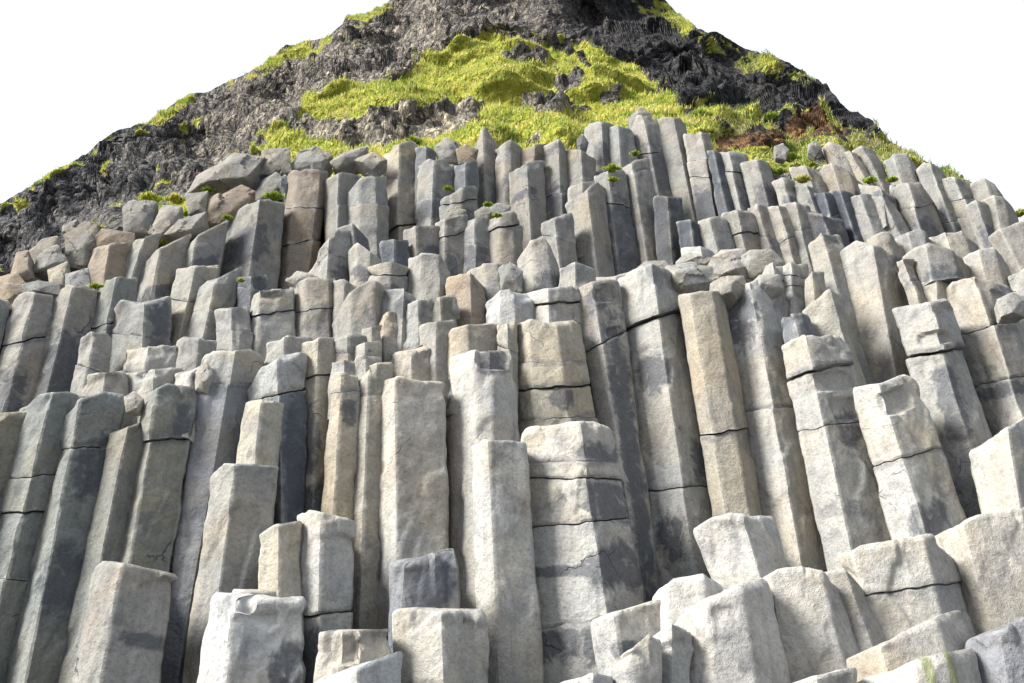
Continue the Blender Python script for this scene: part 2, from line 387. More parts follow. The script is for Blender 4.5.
c([(453,358),(469,349),(490,348),(508,349),(514,372)], [(459,640),(522,640)], 'p', e=[.36,.62], st=[(.62,.95,.26,.06)], ho=[(.64,.97,.26,.07,.07)], L='pale column with a dark scooped patch at its top right')
c([(474,445),(484,439),(523,442)], [(483,690),(541,690)], 'p', e=[.3], rough=.7, L='smooth whitish column without cracks left of the widest column')
c([(522,430),(527,427),(560,424),(592,420),(607,425)], [(539,690),(660,690)], 'p', cr=[(470,470),(488,488),(540,530),(640,622)], e=[.66], st=[(.85,.86,.3,.05),(.85,.66,.3,.1),(.5,.4,.8,.025),(.82,.42,.3,.09),(.4,.14,.7,.06)], L='widest central column banded by four dark wavy cracks')
c([(511,328),(531,318),(545,320),(558,321),(576,319)], [(516,450),(600,450)], 't', cr=[(370,366),(398,390),(426,421)], e=[.28,.68], st=[(.62,.36,.16,.1)], L='ochre column with three level cracks and a dark half-moon stain')
c([(576,290),(592,281),(606,279),(617,279)], [(636,625),(660,625)], 'p', cr=[(370,345)], e=[.42], st=[(.72,.36,.30,.62),(.5,.93,.26,.05),(.7,.80,.2,.03)], ho=[(.62,.945,.26,.035,.04),(.76,.805,.2,.02,.05)], L='narrowing column with a rough dark right face beside the widest column')
c([(618,281),(631,274),(650,266),(664,272),(677,287)], [(664,640),(740,640)], 'p', cr=[(346,322),(522,516)], e=[.52], st=[(.35,.66,.25,.07),(.3,.2,.22,.07),(.85,.40,.16,.07)], flat=.46, notch=(2,), ho=[(.34,.67,.27,.075,.03)], L='tallest thick column right of centre with an open gap under its head')
c([(681,296),(700,292),(720,292)], [(727,580),(768,560)], 't', cr=[(456,448)], flat=.5, e=[.25,.75], rough=.6, L='smooth rounded ochre column right of the tallest thick column')
c([(722,300),(745,281),(762,277),(777,296)], [(776,590),(834,580)], 'p', cr=[(432,430)], e=[.5], st=[(.25,.88,.3,.12)], rough=1.1, ho=[(.30,.87,.27,.11,.035)], L='leaning pale column with a dark rough scar on its upper left')
c([(783,349),(800,338),(839,338),(845,346)], [(838,620),(906,600)], 'p', cr=[(390,370),(446,436)], e=[.34], notch=(2,), st=[(.68,.60,.22,.08)], ho=[(.6,.80,.34,.045,.07),(.68,.68,.2,.05,.03)], L='leaning column with an overhanging head and two open notches')
c([(853,388),(879,385),(903,374),(912,378)], [(900,560),(972,545)], 'p', cr=[(474,458)], e=[.42], st=[(.55,.12,.3,.12)], rough=1.3, ho=[(.58,.86,.24,.09,.07)], L='leaning pale column with a chipped hollow in its upper face, lower right')
c([(893,312),(900,309),(918,306),(940,303),(946,312)], [(960,530),(1010,515)], 'p', cr=[(368,358)], e=[.6], notch=(1,), st=[(.5,.5,.25,.2)], rough=1.2, ho=[(.5,.80,.3,.035,.07)], L='leaning column with a jagged overhanging upper block, far right')
c([(939,293),(955,281),(978,274),(1006,285),(1026,312)], [(1000,480),(1085,460)], 'p', cr=[(345,318),(400,378)], e=[.42], st=[(.4,.36,.5,.04)], flat=.46, rough=1.1, ho=[(.62,.90,.1,.03,.05)], L='thick pale rounded column broken near its head at the right edge')
c([(971,451),(985,442),(1000,432),(1026,415),(1060,405)], [(990,540),(1070,530)], 'p', e=[.4], rough=.7, L='pale block with steeply slanting top at the right edge above the big boulder')
# --- third row
c([(-30,305),(-10,296),(12,302)], [(-80,450),(-30,450)], 'g')
c([(20,296),(33,293),(54,296)], [(-20,430),(22,430)], 'g', cr=[(352,342)], e=[.45], rough=1.2)
c([(57,292),(70,286),(96,289)], [(14,430),(68,420)], 'g', e=[.45], L='long smooth leaning grey slab-sided column at upper left, lit on its left')
c([(98,290),(106,281),(122,276),(138,279)], [(82,350),(124,350)], 'o', e=[.5], st=[(.7,.1,.3,.2)])
c([(113,312),(120,300),(145,304),(168,296)], [(107,405),(165,400)], 'g', e=[.55], st=[(.8,.7,.2,.4)])
c([(83,338),(92,332),(107,333),(111,338)], [(72,410),(104,410)], 'g', e=[.35])
c([(128,350),(147,345),(176,346)], [(124,410),(176,400)], 'g', e=[.4], rough=1.3)
c([(176,338),(181,334),(199,338),(218,341)], [(174,380),(212,380)], 'g', rough=1.3)
c([(88,376),(104,372),(125,371)], [(84,410),(128,410)], 'c', rough=1.3)
c([(128,374),(155,367),(180,368)], [(124,410),(180,405)], 'c', rough=1.4)
c([(178,374),(192,372),(205,362)], [(176,398),(200,398)], 'p', rough=1.4)
c([(203,288),(222,277),(242,266)], [(188,345),(226,345)], 'c', e=[.4], rough=1.1)
c([(179,268),(195,266),(218,265)], [(162,350),(194,345)], 't', e=[.45])
c([(220,310),(232,307),(248,306)], [(218,360),(250,360)], 'c', cr=[(334,334)])
c([(241,278),(252,277),(266,276)], [(240,325),(262,325)], 'b')
c([(254,293),(262,291),(292,290)], [(249,360),(293,350)], 'c', e=[.2])
c([(293,286),(308,278),(335,279)], [(291,350),(338,345)], 'c', e=[.32,.8])
c([(335,325),(342,306),(350,294),(358,287),(371,280),(382,285)], [(336,350),(383,345)], 'c', e=[.35,.8], L='rounded shield-shaped grey column in the third row, middle left')
c([(336,281),(344,279),(353,287)], [(336,318),(352,318)], 'c')
c([(383,291),(404,288),(414,297)], [(382,325),(412,325)], 'g')
c([(407,305),(418,301),(429,300)], [(405,330),(432,330)], 'c', rough=1.5)
c([(429,304),(440,298),(453,297)], [(430,335),(455,335)], 'o')
c([(450,278),(470,272),(482,286)], [(452,330),(483,328)], 'n', rough=1.3, boulder=True, L='brown boulder in the middle just left of the bluish ledge rock')
c([(468,273),(483,263),(497,262),(512,268)], [(482,330),(514,325)], 'g', st=[(.5,.2,.5,.3)], boulder=True, L='bluish-grey ledge rock right of the brown boulder')
c([(490,303),(500,291),(514,288),(530,294)], [(490,335),(532,330)], 'w', rough=1.3, L='short whitish block above the ochre cracked column')
c([(424,326),(436,322),(451,320)], [(423,360),(452,360)], 'c')
c([(529,294),(545,290),(558,289),(577,287)], [(530,335),(578,330)], 'p', cr=[(308,302)], e=[.4])
c([(499,324),(507,321),(514,320)], [(500,370),(515,370)], 't')
c([(267,342),(285,336),(309,338)], [(264,375),(310,370)], 'c', rough=1.3)
c([(353,349),(365,343),(378,341)], [(353,380),(379,378)], 't')
c([(336,341),(348,336),(365,336)], [(334,385),(366,380)], 'c')
c([(365,330),(372,326),(379,325)], [(363,350),(379,350)], 'c')
c([(333,363),(344,360),(355,361)], [(332,385),(356,385)], 'c', dy=.05)
c([(353,358),(366,355),(379,357)], [(352,385),(380,385)], 'p', dy=.05)
c([(811,244),(820,232),(838,234)], [(850,400),(884,396)], 'g', e=[.4], st=[(.6,.97,.3,.05)], L='slim grey leaning column beside the big smooth slab column, right')
c([(839,252),(856,240),(880,246),(898,262)], [(876,400),(916,390)], 'p', e=[.55], rough=.7, flat=.35, L='big smooth pale slab-like leaning column in the third row, right')
c([(898,262),(904,258),(911,260)], [(916,320),(928,318)], 'g')
c([(804,311),(828,290),(835,295)], [(820,350),(852,350)], 't', e=[.75], L='tan slanting block between the slab column and the notched column')
c([(782,318),(792,314),(806,314)], [(790,350),(816,350)], 'd')
c([(904,257),(915,248),(928,243),(956,250),(967,268)], [(913,285),(969,276)], 'g', x=0, e=[.35,.75], rough=.9, dy=-.18, L='wide overhanging grey cap block with a black hollow underneath, right')
c([(916,284),(935,279),(960,275)], [(924,330),(962,325)], 't', dy=.25)
c([(964,258),(978,249),(992,247),(1003,262)], [(972,295),(1014,290)], 'c', boulder=True, rough=1.1)
c([(985,238),(1000,228),(1024,220),(1045,222)], [(1014,285),(1060,275)], 'g', boulder=True, rough=.9, L='big smooth grey boulder at the right edge in the third row')
c([(1010,277),(1024,268),(1050,262)], [(1016,300),(1060,300)], 'c', boulder=True)
c([(775,268),(790,262),(806,264)], [(778,300),(810,300)], 'g', cr=[(278,276),(288,286)], rough=1.4)
c([(765,268),(772,264),(783,266)], [(768,300),(788,300)], 'g', rough=1.4, cr=[(284,282)])
c([(806,280),(812,270),(822,272)], [(808,310),(826,305)], 'c')
# --- top rows, from the left
c([(96,248),(110,243),(128,243)], [(86,292),(122,292)], 'n', rough=1.3, e=[.45])
c([(131,243),(145,236),(160,233)], [(120,282),(142,282)], 'g')
c([(142,266),(156,250),(172,242),(189,233)], [(138,300),(174,300)], 'g', e=[.4], st=[(.5,.1,.4,.15)], L='dark wedge-headed column at upper left with slanting top')
c([(181,257),(195,236),(210,228),(227,219)], [(178,275),(219,268)], 'g', e=[.35], st=[(.6,.1,.4,.2)])
c([(228,220),(245,206),(260,197),(283,203)], [(212,290),(276,275)], 'c', e=[.58], rough=1.1, L='wide two-faced warm grey column at upper left below the green tuft')
c([(287,178),(292,171),(306,169),(327,171)], [(272,295),(312,285)], 'n', cr=[(212,213),(252,246)], e=[.3,.8], rough=1.2, L='brown-topped cracked column standing tall at upper left')
c([(326,183),(342,172),(360,175)], [(328,232),(350,232)], 'g', e=[.4])
c([(350,196),(361,179),(372,176),(385,176)], [(348,256),(385,256)], 'g', cr=[(208,208)], e=[.3,.72], L='grey column with a lighter swollen cap, upper row left of centre')
c([(386,153),(392,145),(413,139),(419,148)], [(386,245),(419,242)], 't', cr=[(183,183),(237,226)], e=[.4], rough=1.2, L='tall column with rusty orange patches, top row left of centre')
c([(418,148),(426,147),(433,151)], [(418,175),(433,175)], 'd')
c([(420,167),(430,160),(443,158),(456,165)], [(418,232),(450,228)], 'g', cr=[(202,200)], e=[.4], rough=1.2)
c([(384,242),(394,240),(406,240)], [(384,272),(406,272)], 'b')
c([(457,166),(465,162),(475,161)], [(457,192),(476,192)], 'd')
c([(443,201),(452,194),(462,188),(474,186)], [(444,225),(476,222)], 'g', cr=[(206,200)], rough=1.4)
c([(476,142),(480,131),(485,127),(496,146)], [(477,212),(503,210)], 'c', e=[.35], L='pointed spire-like column standing above its neighbours in the top row')
c([(498,150),(505,144),(511,140),(519,148)], [(499,210),(518,210)], 'g', cr=[(160,156)], rough=1.1)
c([(405,230),(417,227),(437,226)], [(407,270),(438,268)], 'c', e=[.35])
c([(438,223),(450,218),(464,214)], [(437,275),(464,280)], 'c', e=[.3])
c([(464,221),(475,217),(489,214)], [(463,282),(490,280)], 'c', cr=[(246,250)])
c([(489,223),(500,215),(513,212),(519,219)], [(488,275),(520,272)], 'c', cr=[(234,226)])
c([(310,274),(320,252),(338,229),(354,232)], [(307,292),(352,290)], 'c', e=[.45], L='sloping-shouldered grey column in front of the capped one, upper left')
c([(338,228),(352,224),(366,240)], [(345,262),(368,260)], 'd')
c([(353,250),(358,243),(370,252),(380,262)], [(353,290),(378,288)], 'c')
c([(371,268),(380,264),(391,262),(405,267)], [(372,300),(405,300)], 'g', cr=[(276,276)], rough=1.4)
c([(411,258),(422,253),(440,255),(447,271)], [(408,310),(448,308)], 'c', e=[.3,.75], L='round-headed grey column in the middle just above the brown boulder')
c([(511,174),(520,166),(528,160),(542,161)], [(518,250),(544,245)], 'c', e=[.5], st=[(.4,.6,.4,.06)])
c([(540,150),(552,144),(560,140),(571,160)], [(544,235),(573,230)], 'c', cr=[(202,195)], e=[.6], rough=1.1)
c([(522,153),(535,145),(546,143)], [(520,170),(545,168)], 'n')
c([(565,149),(580,150),(592,158)], [(570,200),(594,195)], 'g', rough=1.2)
c([(586,128),(591,122),(600,122),(611,125)], [(588,178),(614,178)], 'c', e=[.6])
c([(610,128),(618,125),(631,128)], [(612,178),(636,172)], 'g')
c([(632,122),(637,115),(648,116),(657,121)], [(654,220),(676,212)], 'c', cr=[(158,156)], e=[.45], L='tall column in the top row just left of the topmost smooth column')
c([(622,168),(635,160),(646,158)], [(640,290),(668,290)], 'c', cr=[(178,170)], e=[.4], flat=.5, L='longest slim pale column in the upper rows, beside dark blue faces')
c([(657,121),(664,117),(679,118),(683,123)], [(684,235),(704,232)], 'c', e=[.6], rough=.7, L='topmost smooth straight column reaching into the grass, right of centre')
c([(685,134),(700,132),(707,134)], [(704,240),(726,235)], 'g', cr=[(166,163),(180,184)], st=[(.5,.22,.8,.25)], L='column with square dark head and blue-black lower face, top row')
c([(709,151),(713,150),(719,153)], [(724,225),(736,222)], 'b')
c([(717,154),(731,150),(743,155)], [(735,222),(755,220)], 'c', e=[.4])
c([(743,164),(756,160),(765,163)], [(757,222),(782,220)], 'c')
c([(656,196),(667,196),(679,196)], [(662,285),(686,275)], 'b', dy=.25, L='dark blue recessed column right of the longest slim pale column')
c([(679,222),(690,220),(701,224)], [(684,262),(706,262)], 'b', dy=.1)
c([(596,177),(604,172),(622,171)], [(606,292),(640,285)], 'g', cr=[(206,212)], st=[(.5,.35,.8,.45)], e=[.45], L='column with a green tuft on its head and a dark lower face')
c([(568,204),(581,193),(597,181),(602,186)], [(580,292),(614,290)], 'c', e=[.55], L='pale column with a sharply slanted top left of the tuft-topped one')
c([(571,186),(582,181),(594,180)], [(571,215),(596,210)], 'g')
c([(543,223),(556,216),(569,213)], [(552,285),(576,280)], 'c', e=[.4])
c([(521,260),(531,242),(543,236),(551,247),(558,275)], [(522,305),(563,300)], 'c', e=[.35,.7], L='pointed pale column stub in the middle between bluish and round rocks')
c([(561,268),(575,261),(592,270)], [(560,305),(594,305)], 'c', boulder=True, rough=1.5)
c([(594,279),(615,276),(637,270)], [(597,300),(640,300)], 'g', dy=.5, x=5, rough=1.2, boulder=True)
c([(684,248),(700,246),(711,253)], [(688,275),(712,275)], 'w', x=10, boulder=True, L='small white block at the foot of the dark blue columns')
c([(699,221),(710,217),(723,217)], [(712,275),(738,268)], 'c', e=[.4])
c([(724,215),(735,211),(746,211),(752,216)], [(736,265),(764,262)], 'c', e=[.45])
c([(748,208),(756,204),(765,205)], [(762,262),(785,260)], 'c')
c([(766,208),(778,205),(788,208)], [(782,266),(802,262)], 'c', rough=1.2)
c([(775,182),(782,179),(792,180)], [(785,215),(802,212)], 'c')
c([(785,206),(795,202),(806,206)], [(798,270),(822,262)], 'g', cr=[(235,232)], rough=1.3)
c([(792,168),(805,165),(816,170)], [(800,198),(828,196)], 'g', rough=1.3)
c([(796,185),(806,184),(815,188)], [(806,222),(826,216)], 'g')
c([(816,168),(831,162),(848,169),(858,184)], [(830,202),(862,200)], 'c', cham=1.6, L='large rounded pale column head below the grass at upper right')
c([(815,193),(824,191),(833,192)], [(826,235),(842,232)], 'b')
c([(833,191),(842,190),(851,194)], [(853,250),(868,248)], 'b', e=[.4])
c([(806,212),(822,214),(839,220)], [(818,250),(848,248)], 'b')
c([(824,148),(829,142),(842,146),(852,158)], [(838,180),(860,176)], 'c', cham=1.6, L='round-topped pale column against brown turf at upper right')
c([(844,154),(849,152),(854,154)], [(864,190),(874,190)], 't')
c([(854,151),(861,146),(871,150)], [(876,190),(890,188)], 'c', cham=1.5)
c([(885,162),(892,153),(906,153),(913,165)], [(896,192),(922,190)], 'c', cham=1.6, L='pale round-headed column standing against the grassy ridge, upper right')
c([(917,171),(925,163),(936,168),(942,176)], [(952,260),(978,258)], 'g', cr=[(192,184),(228,224)], e=[.45], L='long column in three drums near the right skyline')
c([(942,179),(953,176),(970,183)], [(974,258),(1000,250)], 'g', cr=[(202,198),(222,220)], e=[.45], L='last long three-piece column before the right skyline boulders')
c([(971,184),(984,176),(994,183),(1000,194)], [(982,220),(1008,216)], 'c', boulder=True, cham=1.6, L='rounded pale boulder forming the right skyline below the grassy ridge')
c([(982,202),(994,196),(1003,197),(1012,211)], [(990,240),(1018,238)], 'g', boulder=True)
c([(968,205),(975,201),(984,204)], [(985,255),(1002,250)], 'g')
c([(860,184),(880,186),(892,196)], [(866,204),(892,206)], 'g', dy=-.1)
c([(889,187),(903,184),(917,184),(932,208)], [(908,245),(944,240)], 'g', cr=[(214,204)], e=[.4])
c([(852,198),(861,194),(872,195)], [(868,252),(896,250)], 'c', e=[.4])
c([(872,197),(879,194),(887,196)], [(896,250),(914,246)], 'c')
c([(867,240),(876,234),(887,233),(899,247)], [(870,272),(905,272)], 'c', rough=1.4)
c([(897,239),(908,232),(920,229),(928,240)], [(902,265),(936,262)], 'c', rough=1.4)
c([(928,240),(945,231),(964,228),(974,246)], [(936,262),(978,262)], 'g', rough=1.3)

# ------------------------------------------------------------ column builder
def prism_front(D, seedk):
    """front polygon fractions and depths"""
    top = np.array(D['top'], float)
    if not D.get('wd'):
        D['wd'] = 1; g_ = 1.6 if top[:, 1].mean() < 335 else 0.8
        top[0, 0] -= g_; top[-1, 0] += g_; D['top'] = [tuple(q) for q in top]
        D['foot'] = [(D['foot'][0][0] - g_, D['foot'][0][1]), (D['foot'][1][0] + g_, D['foot'][1][1])]
    xl, xr = top[0, 0], top[-1, 0]
    W = max(xr - xl, 4)
    fr = (top[:, 0] - xl) / W
    if D['e'] is not None: arr = list(D['e'])
    elif len(top) > 2: arr = [f for f in fr[1:-1] if 0.12 < f < 0.88]
    else: arr = []
    if not arr:
        r = random.Random(seedk); arr = [r.uniform(0.28, 0.42)]
        if r.random() < 0.5: arr.append(arr[0] + r.uniform(0.3, 0.42))
    arr = [a for i, a in enumerate(arr) if i == 0 or a - arr[i - 1] > 0.12]
    return xl, xr, W, fr, top, arr

def build_column(D, idx):
    rr = random.Random(idx * 77 + 3)
    xl, xr, W, fr, top, arr = prism_front(D, idx)
    foot = np.array(D['foot'], float)
    ymean = float(np.mean(top[:, 1]))
    Y0 = YF(ymean) + D['dy']
    D['Y'] = Y0
    c3 = at([(xl + xr) / 2 - W / 2, (xl + xr) / 2 + W / 2], [ymean, ymean], Y0)
    Wm = float(c3[1, 0] - c3[0, 0])
    fb = foot; Wb = abs(foot[1, 0] - foot[0, 0])
    # front cross-section, fraction -> depth behind the foremost point (in metres)
    pts = [(0.0, 0.0)] + [(a, None) for a in arr] + [(1.0, 0.0)]
    k = D['flat'] * Wm
    def bulge(f):
        return k * math.sqrt(max(0, 1 - (2 * f - 1) ** 2)) * (1.0)
    poly = [(f, (-bulge(f) if d is None else 0.0)) for f, d in pts]
    mn = min(d for f, d in poly); poly = [(f, d - mn) for f, d in poly]
    back = 0.55 * Wm
    polyb = [(0.93, poly[-1][1] + back * 0.8), (0.62, poly[-1][1] + back * 1.2), (0.3, poly[-1][1] + back * 1.2), (0.07, poly[0][1] + back * 0.8)]
    # resample
    FF, DD, fine = [], [], []
    npx = max(W, Wb)
    allp = poly + polyb + [poly[0]]
    for i in range(len(allp) - 1):
        (f0, d0), (f1, d1) = allp[i], allp[i + 1]
        front = i < len(poly) - 1
        L = abs(f1 - f0) * npx + abs(d1 - d0) / max(Wm, .01) * npx * 0.6
        n = max(2, int(L / (1.7 if front else 7)))
        for j in range(n):
            t = j / n
            FF.append(f0 + (f1 - f0) * t); DD.append(d0 + (d1 - d0) * t)
    FF = np.array(FF); DD = np.array(DD); N = len(FF)
    # light rounding of arrises
    r = 1
    for _ in range(r):
        DD = (np.roll(DD, 1) + 2 * DD + np.roll(DD, -1)) / 4
    Yv = Y0 + DD
    yt = np.interp(FF, fr, top[:, 1]); xt = xl + W * FF
    # the back of the top stands no higher than its front
    isb = DD > max(poly[0][1], poly[-1][1]) + 0.02
    T = at(xt, yt, Yv)
    ext = foot[:, 1].max() >= 676
    if not ext and D['x']:
        tl, tr_ = top[0], top[-1]
        fo = foot.copy()
        for q, tp in ((0, tl), (1, tr_)):
            dyy = max(foot[q, 1] - tp[1], 8); foot[q] = foot[q] + (foot[q] - tp) * min(D['x'] / dyy, 1.5)
        sc_ = [(f - (1 - (fo[:, 1].mean() - ymean) / (foot[:, 1].mean() - ymean))) for f in (0,)]
        kf = (fo[:, 1].mean() - ymean) / (foot[:, 1].mean() - ymean)
        D['ho'] = [(u, 1 - (1 - v) * kf, ru, rv * kf, dp) for (u, v, ru, rv, dp) in D['ho']]
        D['st'] = [(u, 1 - (1 - v) * kf, ru, rv * kf) for (u, v, ru, rv) in D['st']]
    fx = foot[0, 0] + (foot[1, 0] - foot[0, 0]) * FF; fy = foot[0, 1] + (foot[1, 1] - foot[0, 1]) * FF
    Bm = at(fx, fy, Yv)
    zfront = np.interp(FF, fr, at(top[:, 0], top[:, 1], Y0 + 0.2 * Wm)[:, 2])
    nf = int(np.argmin(np.abs(np.arange(N) - 0)))
    zl, zr = T[0, 2], float(np.interp(1.0, FF[:N], T[:, 2])) if False else at([xr], [top[-1, 1]], [Y0 + poly[-1][1]])[0, 2]
    lim = zl + (zr - zl) * FF + 0.04 * Wm
    T[:, 2] = np.where(isb, np.minimum(T[:, 2], lim), T[:, 2])
    zfb = at(fx, fy, Y0)[:, 2]
    Bm[:, 2] = np.minimum(Bm[:, 2], zfb + (DD * 0.3))
    cen = np.array([T[:, 0].mean(), T[:, 1].mean()])
    H = float((T[:, 2] - Bm[:, 2]).mean())
    # direction outwards in the horizontal plane (analytic from the ring)
    tang = np.roll(T[:, :2], -1, 0) - np.roll(T[:, :2], 1, 0)
    nrm = np.stack([tang[:, 1], -tang[:, 0]], -1); nrm /= np.linalg.norm(nrm, axis=1, keepdims=True) + 1e-9
    if np.sum(nrm * (T[:, :2] - cen)) < 0: nrm = -nrm
    # segments between cracks
    cuts = [np.zeros(N)]
    crs = sorted(D['cr'], key=lambda q: -(q[0] + q[1]))
    for (yl, yr) in crs:
        yc = yl + (yr - yl) * FF
        vv = (fy - yc) / (fy - yt)
        wob = fbm(np.stack([FF * W / 14.0, np.full(N, idx * 3.1), np.full(N, yl * .1)], -1), 3, 5) * (3.2 / max(20, abs(fy.mean() - yt.mean())))
        cuts.append(np.clip(vv + wob, 0.02, 0.985))
    cuts.append(np.ones(N))
    for i in range(1, len(cuts)): cuts[i] = np.maximum(cuts[i], cuts[i - 1] + 0.012)
    cuts[-1] = np.ones(N)
    nseg = len(cuts) - 1
    obs = []
    hpx = abs(fy.mean() - yt.mean())
    col0 = PAL[D['col']]; KA = 0.74
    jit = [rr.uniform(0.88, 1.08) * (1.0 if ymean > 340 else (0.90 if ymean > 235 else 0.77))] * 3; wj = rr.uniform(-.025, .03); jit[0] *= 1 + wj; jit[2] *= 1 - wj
    for si in range(nseg):
        lo, hi = cuts[si], cuts[si + 1]
        islast = si == nseg - 1; isfirst = si == 0
        gap = 0.006 / max(H, .2)
        lo2 = lo + (0 if isfirst else gap); hi2 = hi - (0 if islast else gap)
        rows = max(4, int(hpx * float((hi - lo).mean()) / 2.0))
        tt = np.linspace(0, 1, rows + 1)
        # denser at both ends for the bevels
        Vv = lo2[None] + (hi2 - lo2)[None] * tt[:, None]
        P = Bm[None] + (T - Bm)[None] * Vv[..., None]
        dist_top = (hi2[None] - Vv) * H; dist_bot = (Vv - lo2[None]) * H
        Q = P + np.array([idx * 3.7, 0, 0])
        amp = D['rough']
        d = 0.018 * fbm(Q * np.array([1.6, 1.6, 1.0]), 3, 1) + 0.013 * fbm(Q * 6.0, 3, 9)
        def soft(a, n):
            for _ in range(n):
                a = (np.roll(a, 1, 1) + 2 * a + np.roll(a, -1, 1)) / 4
                p = np.pad(a, ((1, 1), (0, 0)), 'edge'); a = (p[:-2] + 2 * a + p[2:]) / 4
            return a
        d = d + 0.016 * soft(cells(Q * np.array([3.2, 3.2, 1.6]), 40), 2)
        # arris wear
        d = d * amp + 0.026
        for (hu, hv, hru, hrv, hd) in D['ho']:
            qn = 0.16 * fbm(Q * 5, 3, 44)
            qq = np.maximum(np.abs(FF[None] - hu) / hru, np.abs(Vv - hv) / hrv) * .6 + .4 * np.sqrt(((FF[None] - hu) / hru) ** 2 + ((Vv - hv) / hrv) ** 2) + qn
            d = d - np.where(isb[None], 0, 1) * hd * np.clip((1 - qq) * 6, 0, 1) * (0.75 + .25 * np.clip(1 - qq, 0, 1))
        # bevel / chipped top
        ch = (0.045 if islast else 0.014) * D['cham'] * min(1.3, Wm)
        cn = 0.55 + 0.9 * np.clip(fbm(Q * np.array([2.2, 2.2, 0.4]), 3, 21) + 0.35, 0, 1.6)
        tb = np.clip(1 - dist_top / (ch * cn * 1.6 + 1e-4), 0, 1)
        d = d - ch * cn * tb ** 2.0 * (0.75 if islast else 0.7)
        if islast:
            # broken flakes near the top
            z = np.clip(1 - dist_top / (0.42 * min(1, H)), 0, 1)
            d = d + z * (0.052 if not D['boulder'] else 0.03) * soft(np.minimum(cells(Q * np.array([2.8, 2.8, 3.2]), 70), 0.2), 1) * D['rough']
        if not isfirst:
            chb = 0.008 + 0.03 * np.clip(fbm(Q * np.array([3.5, 3.5, .3]), 2, 23) + .2, 0, 1)
            tb = np.clip(1 - dist_bot / chb, 0, 1); d = d - chb * tb ** 2 * .7
        off = np.zeros(2)
        if nseg > 1:
            off = np.array([rr.uniform(-.022, .022), rr.uniform(-.03, .03)]) * min(1, Wm * 1.4)
        if si in D['notch']: off[1] -= 0.10 * Wm
        d3 = nrm[None] * d[..., None]
        P = P.copy(); P[..., :2] += d3 + off
        # top ring jaggedness
        if islast:
            jag = fbm(np.stack([T[:, 0] * 5, T[:, 1] * 5, np.full(N, idx * 1.7)], -1), 3, 31) * 0.03 * min(1, Wm) * D['rough']
            P[..., 2] += (tt[:, None] ** 3) * jag[None]
        rings = [P[i] for i in range(P.shape[0])]
        Vn = [Vv[i] for i in range(P.shape[0])]
        if isfirst and ext:
            B0 = rings[0]; tdir = (T - Bm); tdir = tdir / tdir[:, 2:3]
            G = B0 - tdir * (B0[:, 2:3] + 0.15)
            M_ = B0 + (G - B0) * 0.5
            rings = [G, M_] + rings; Vn = [Vn[0] * 0, Vn[0] * 0] + Vn
        nr = len(rings)
        verts = list(rings)
        # caps
        def cap(ring, up):
            ce = ring.mean(0); out = []
            for q, s in enumerate((0.82, 0.6, 0.36, 0.14)):
                R = ce + (ring - ce) * s
                zz = ring[:, 2] * s + (1 - s) * ce[2]
                R[:, 2] = zz + up * (0.035 * Wm * (1 - s)) + 0.03 * Wm * fbm(R * 5, 2, 3) * (1 if up > 0 else 0.3)
                out.append(R)
            return out, ce + np.array([0, 0, up * 0.03 * Wm])
        ct, pc_t = cap(rings[-1], 1); cb, pc_b = cap(rings[0], -1)
        allr = cb[::-1] + verts + ct
        allv = [Vn[0]] * len(cb) + Vn + [Vn[-1]] * len(ct)
        V = np.concatenate(allr + [pc_b[None], pc_t[None]])
        R = len(allr)
        i0 = (np.arange(R - 1)[:, None] * N + np.arange(N)[None]); i1 = (np.arange(R - 1)[:, None] * N + (np.arange(N) + 1)[None] % N)
        quads = np.stack([i0, i1, i1 + N, i0 + N], -1).reshape(-1, 4)
        F = quads.tolist()
        a = np.arange(N); b = (a + 1) % N
        F += np.stack([b, a, np.full(N, R * N)], -1).tolist()
        F += np.stack([a + (R - 1) * N, b + (R - 1) * N, np.full(N, R * N + 1)], -1).tolist()
        # stain + joint attributes
        vs = np.stack(allv)[..., None]
        U = np.broadcast_to(FF[None], (R, N)); VV = np.stack(allv)
        stn = np.zeros((R, N))
        for (u, v, ru, rv) in D['st']:
            q = np.maximum(np.abs(U - u) / ru, np.abs(VV - v) / rv)
            q2 = np.sqrt(((U - u) / ru) ** 2 + ((VV - v) / rv) ** 2)
            q = 0.5 * q + 0.5 * q2
            stn = np.maximum(stn, np.clip(1.6 - q * 1.1, 0, 1))
        jn = np.zeros((R, N)); jk = rr.uniform(0.35, 1.0)
        for cu in cuts[1:-1]:
            jn = np.maximum(jn, np.clip(1 - np.abs(VV - cu[None]) * H / 0.13, 0, 1) * jk)
        stn = np.concatenate([stn.ravel(), [0, 0]]); jn = np.concatenate([jn.ravel(), [0, 0]])
        nm = 'basalt_column' if not D['boulder'] else 'boulder'
        col = PAL[D['cc'][si]] if si in D['cc'] else col0
        pn = 'shaft' if isfirst else ('cap_block' if islast else 'drum')
        mo = np.zeros((R, N))
        for (u, v, ru, rv) in D['ms']:
            mo = np.maximum(mo, np.clip(1.6 - np.maximum(np.abs(U - u) / ru, np.abs(VV - v) / rv) * 1.1, 0, 1))
        mo = np.concatenate([mo.ravel(), [0, 0]])
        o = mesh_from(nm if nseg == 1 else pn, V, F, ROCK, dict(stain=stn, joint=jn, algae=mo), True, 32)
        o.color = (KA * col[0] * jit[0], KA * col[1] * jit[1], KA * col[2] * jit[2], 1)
        obs.append(o)
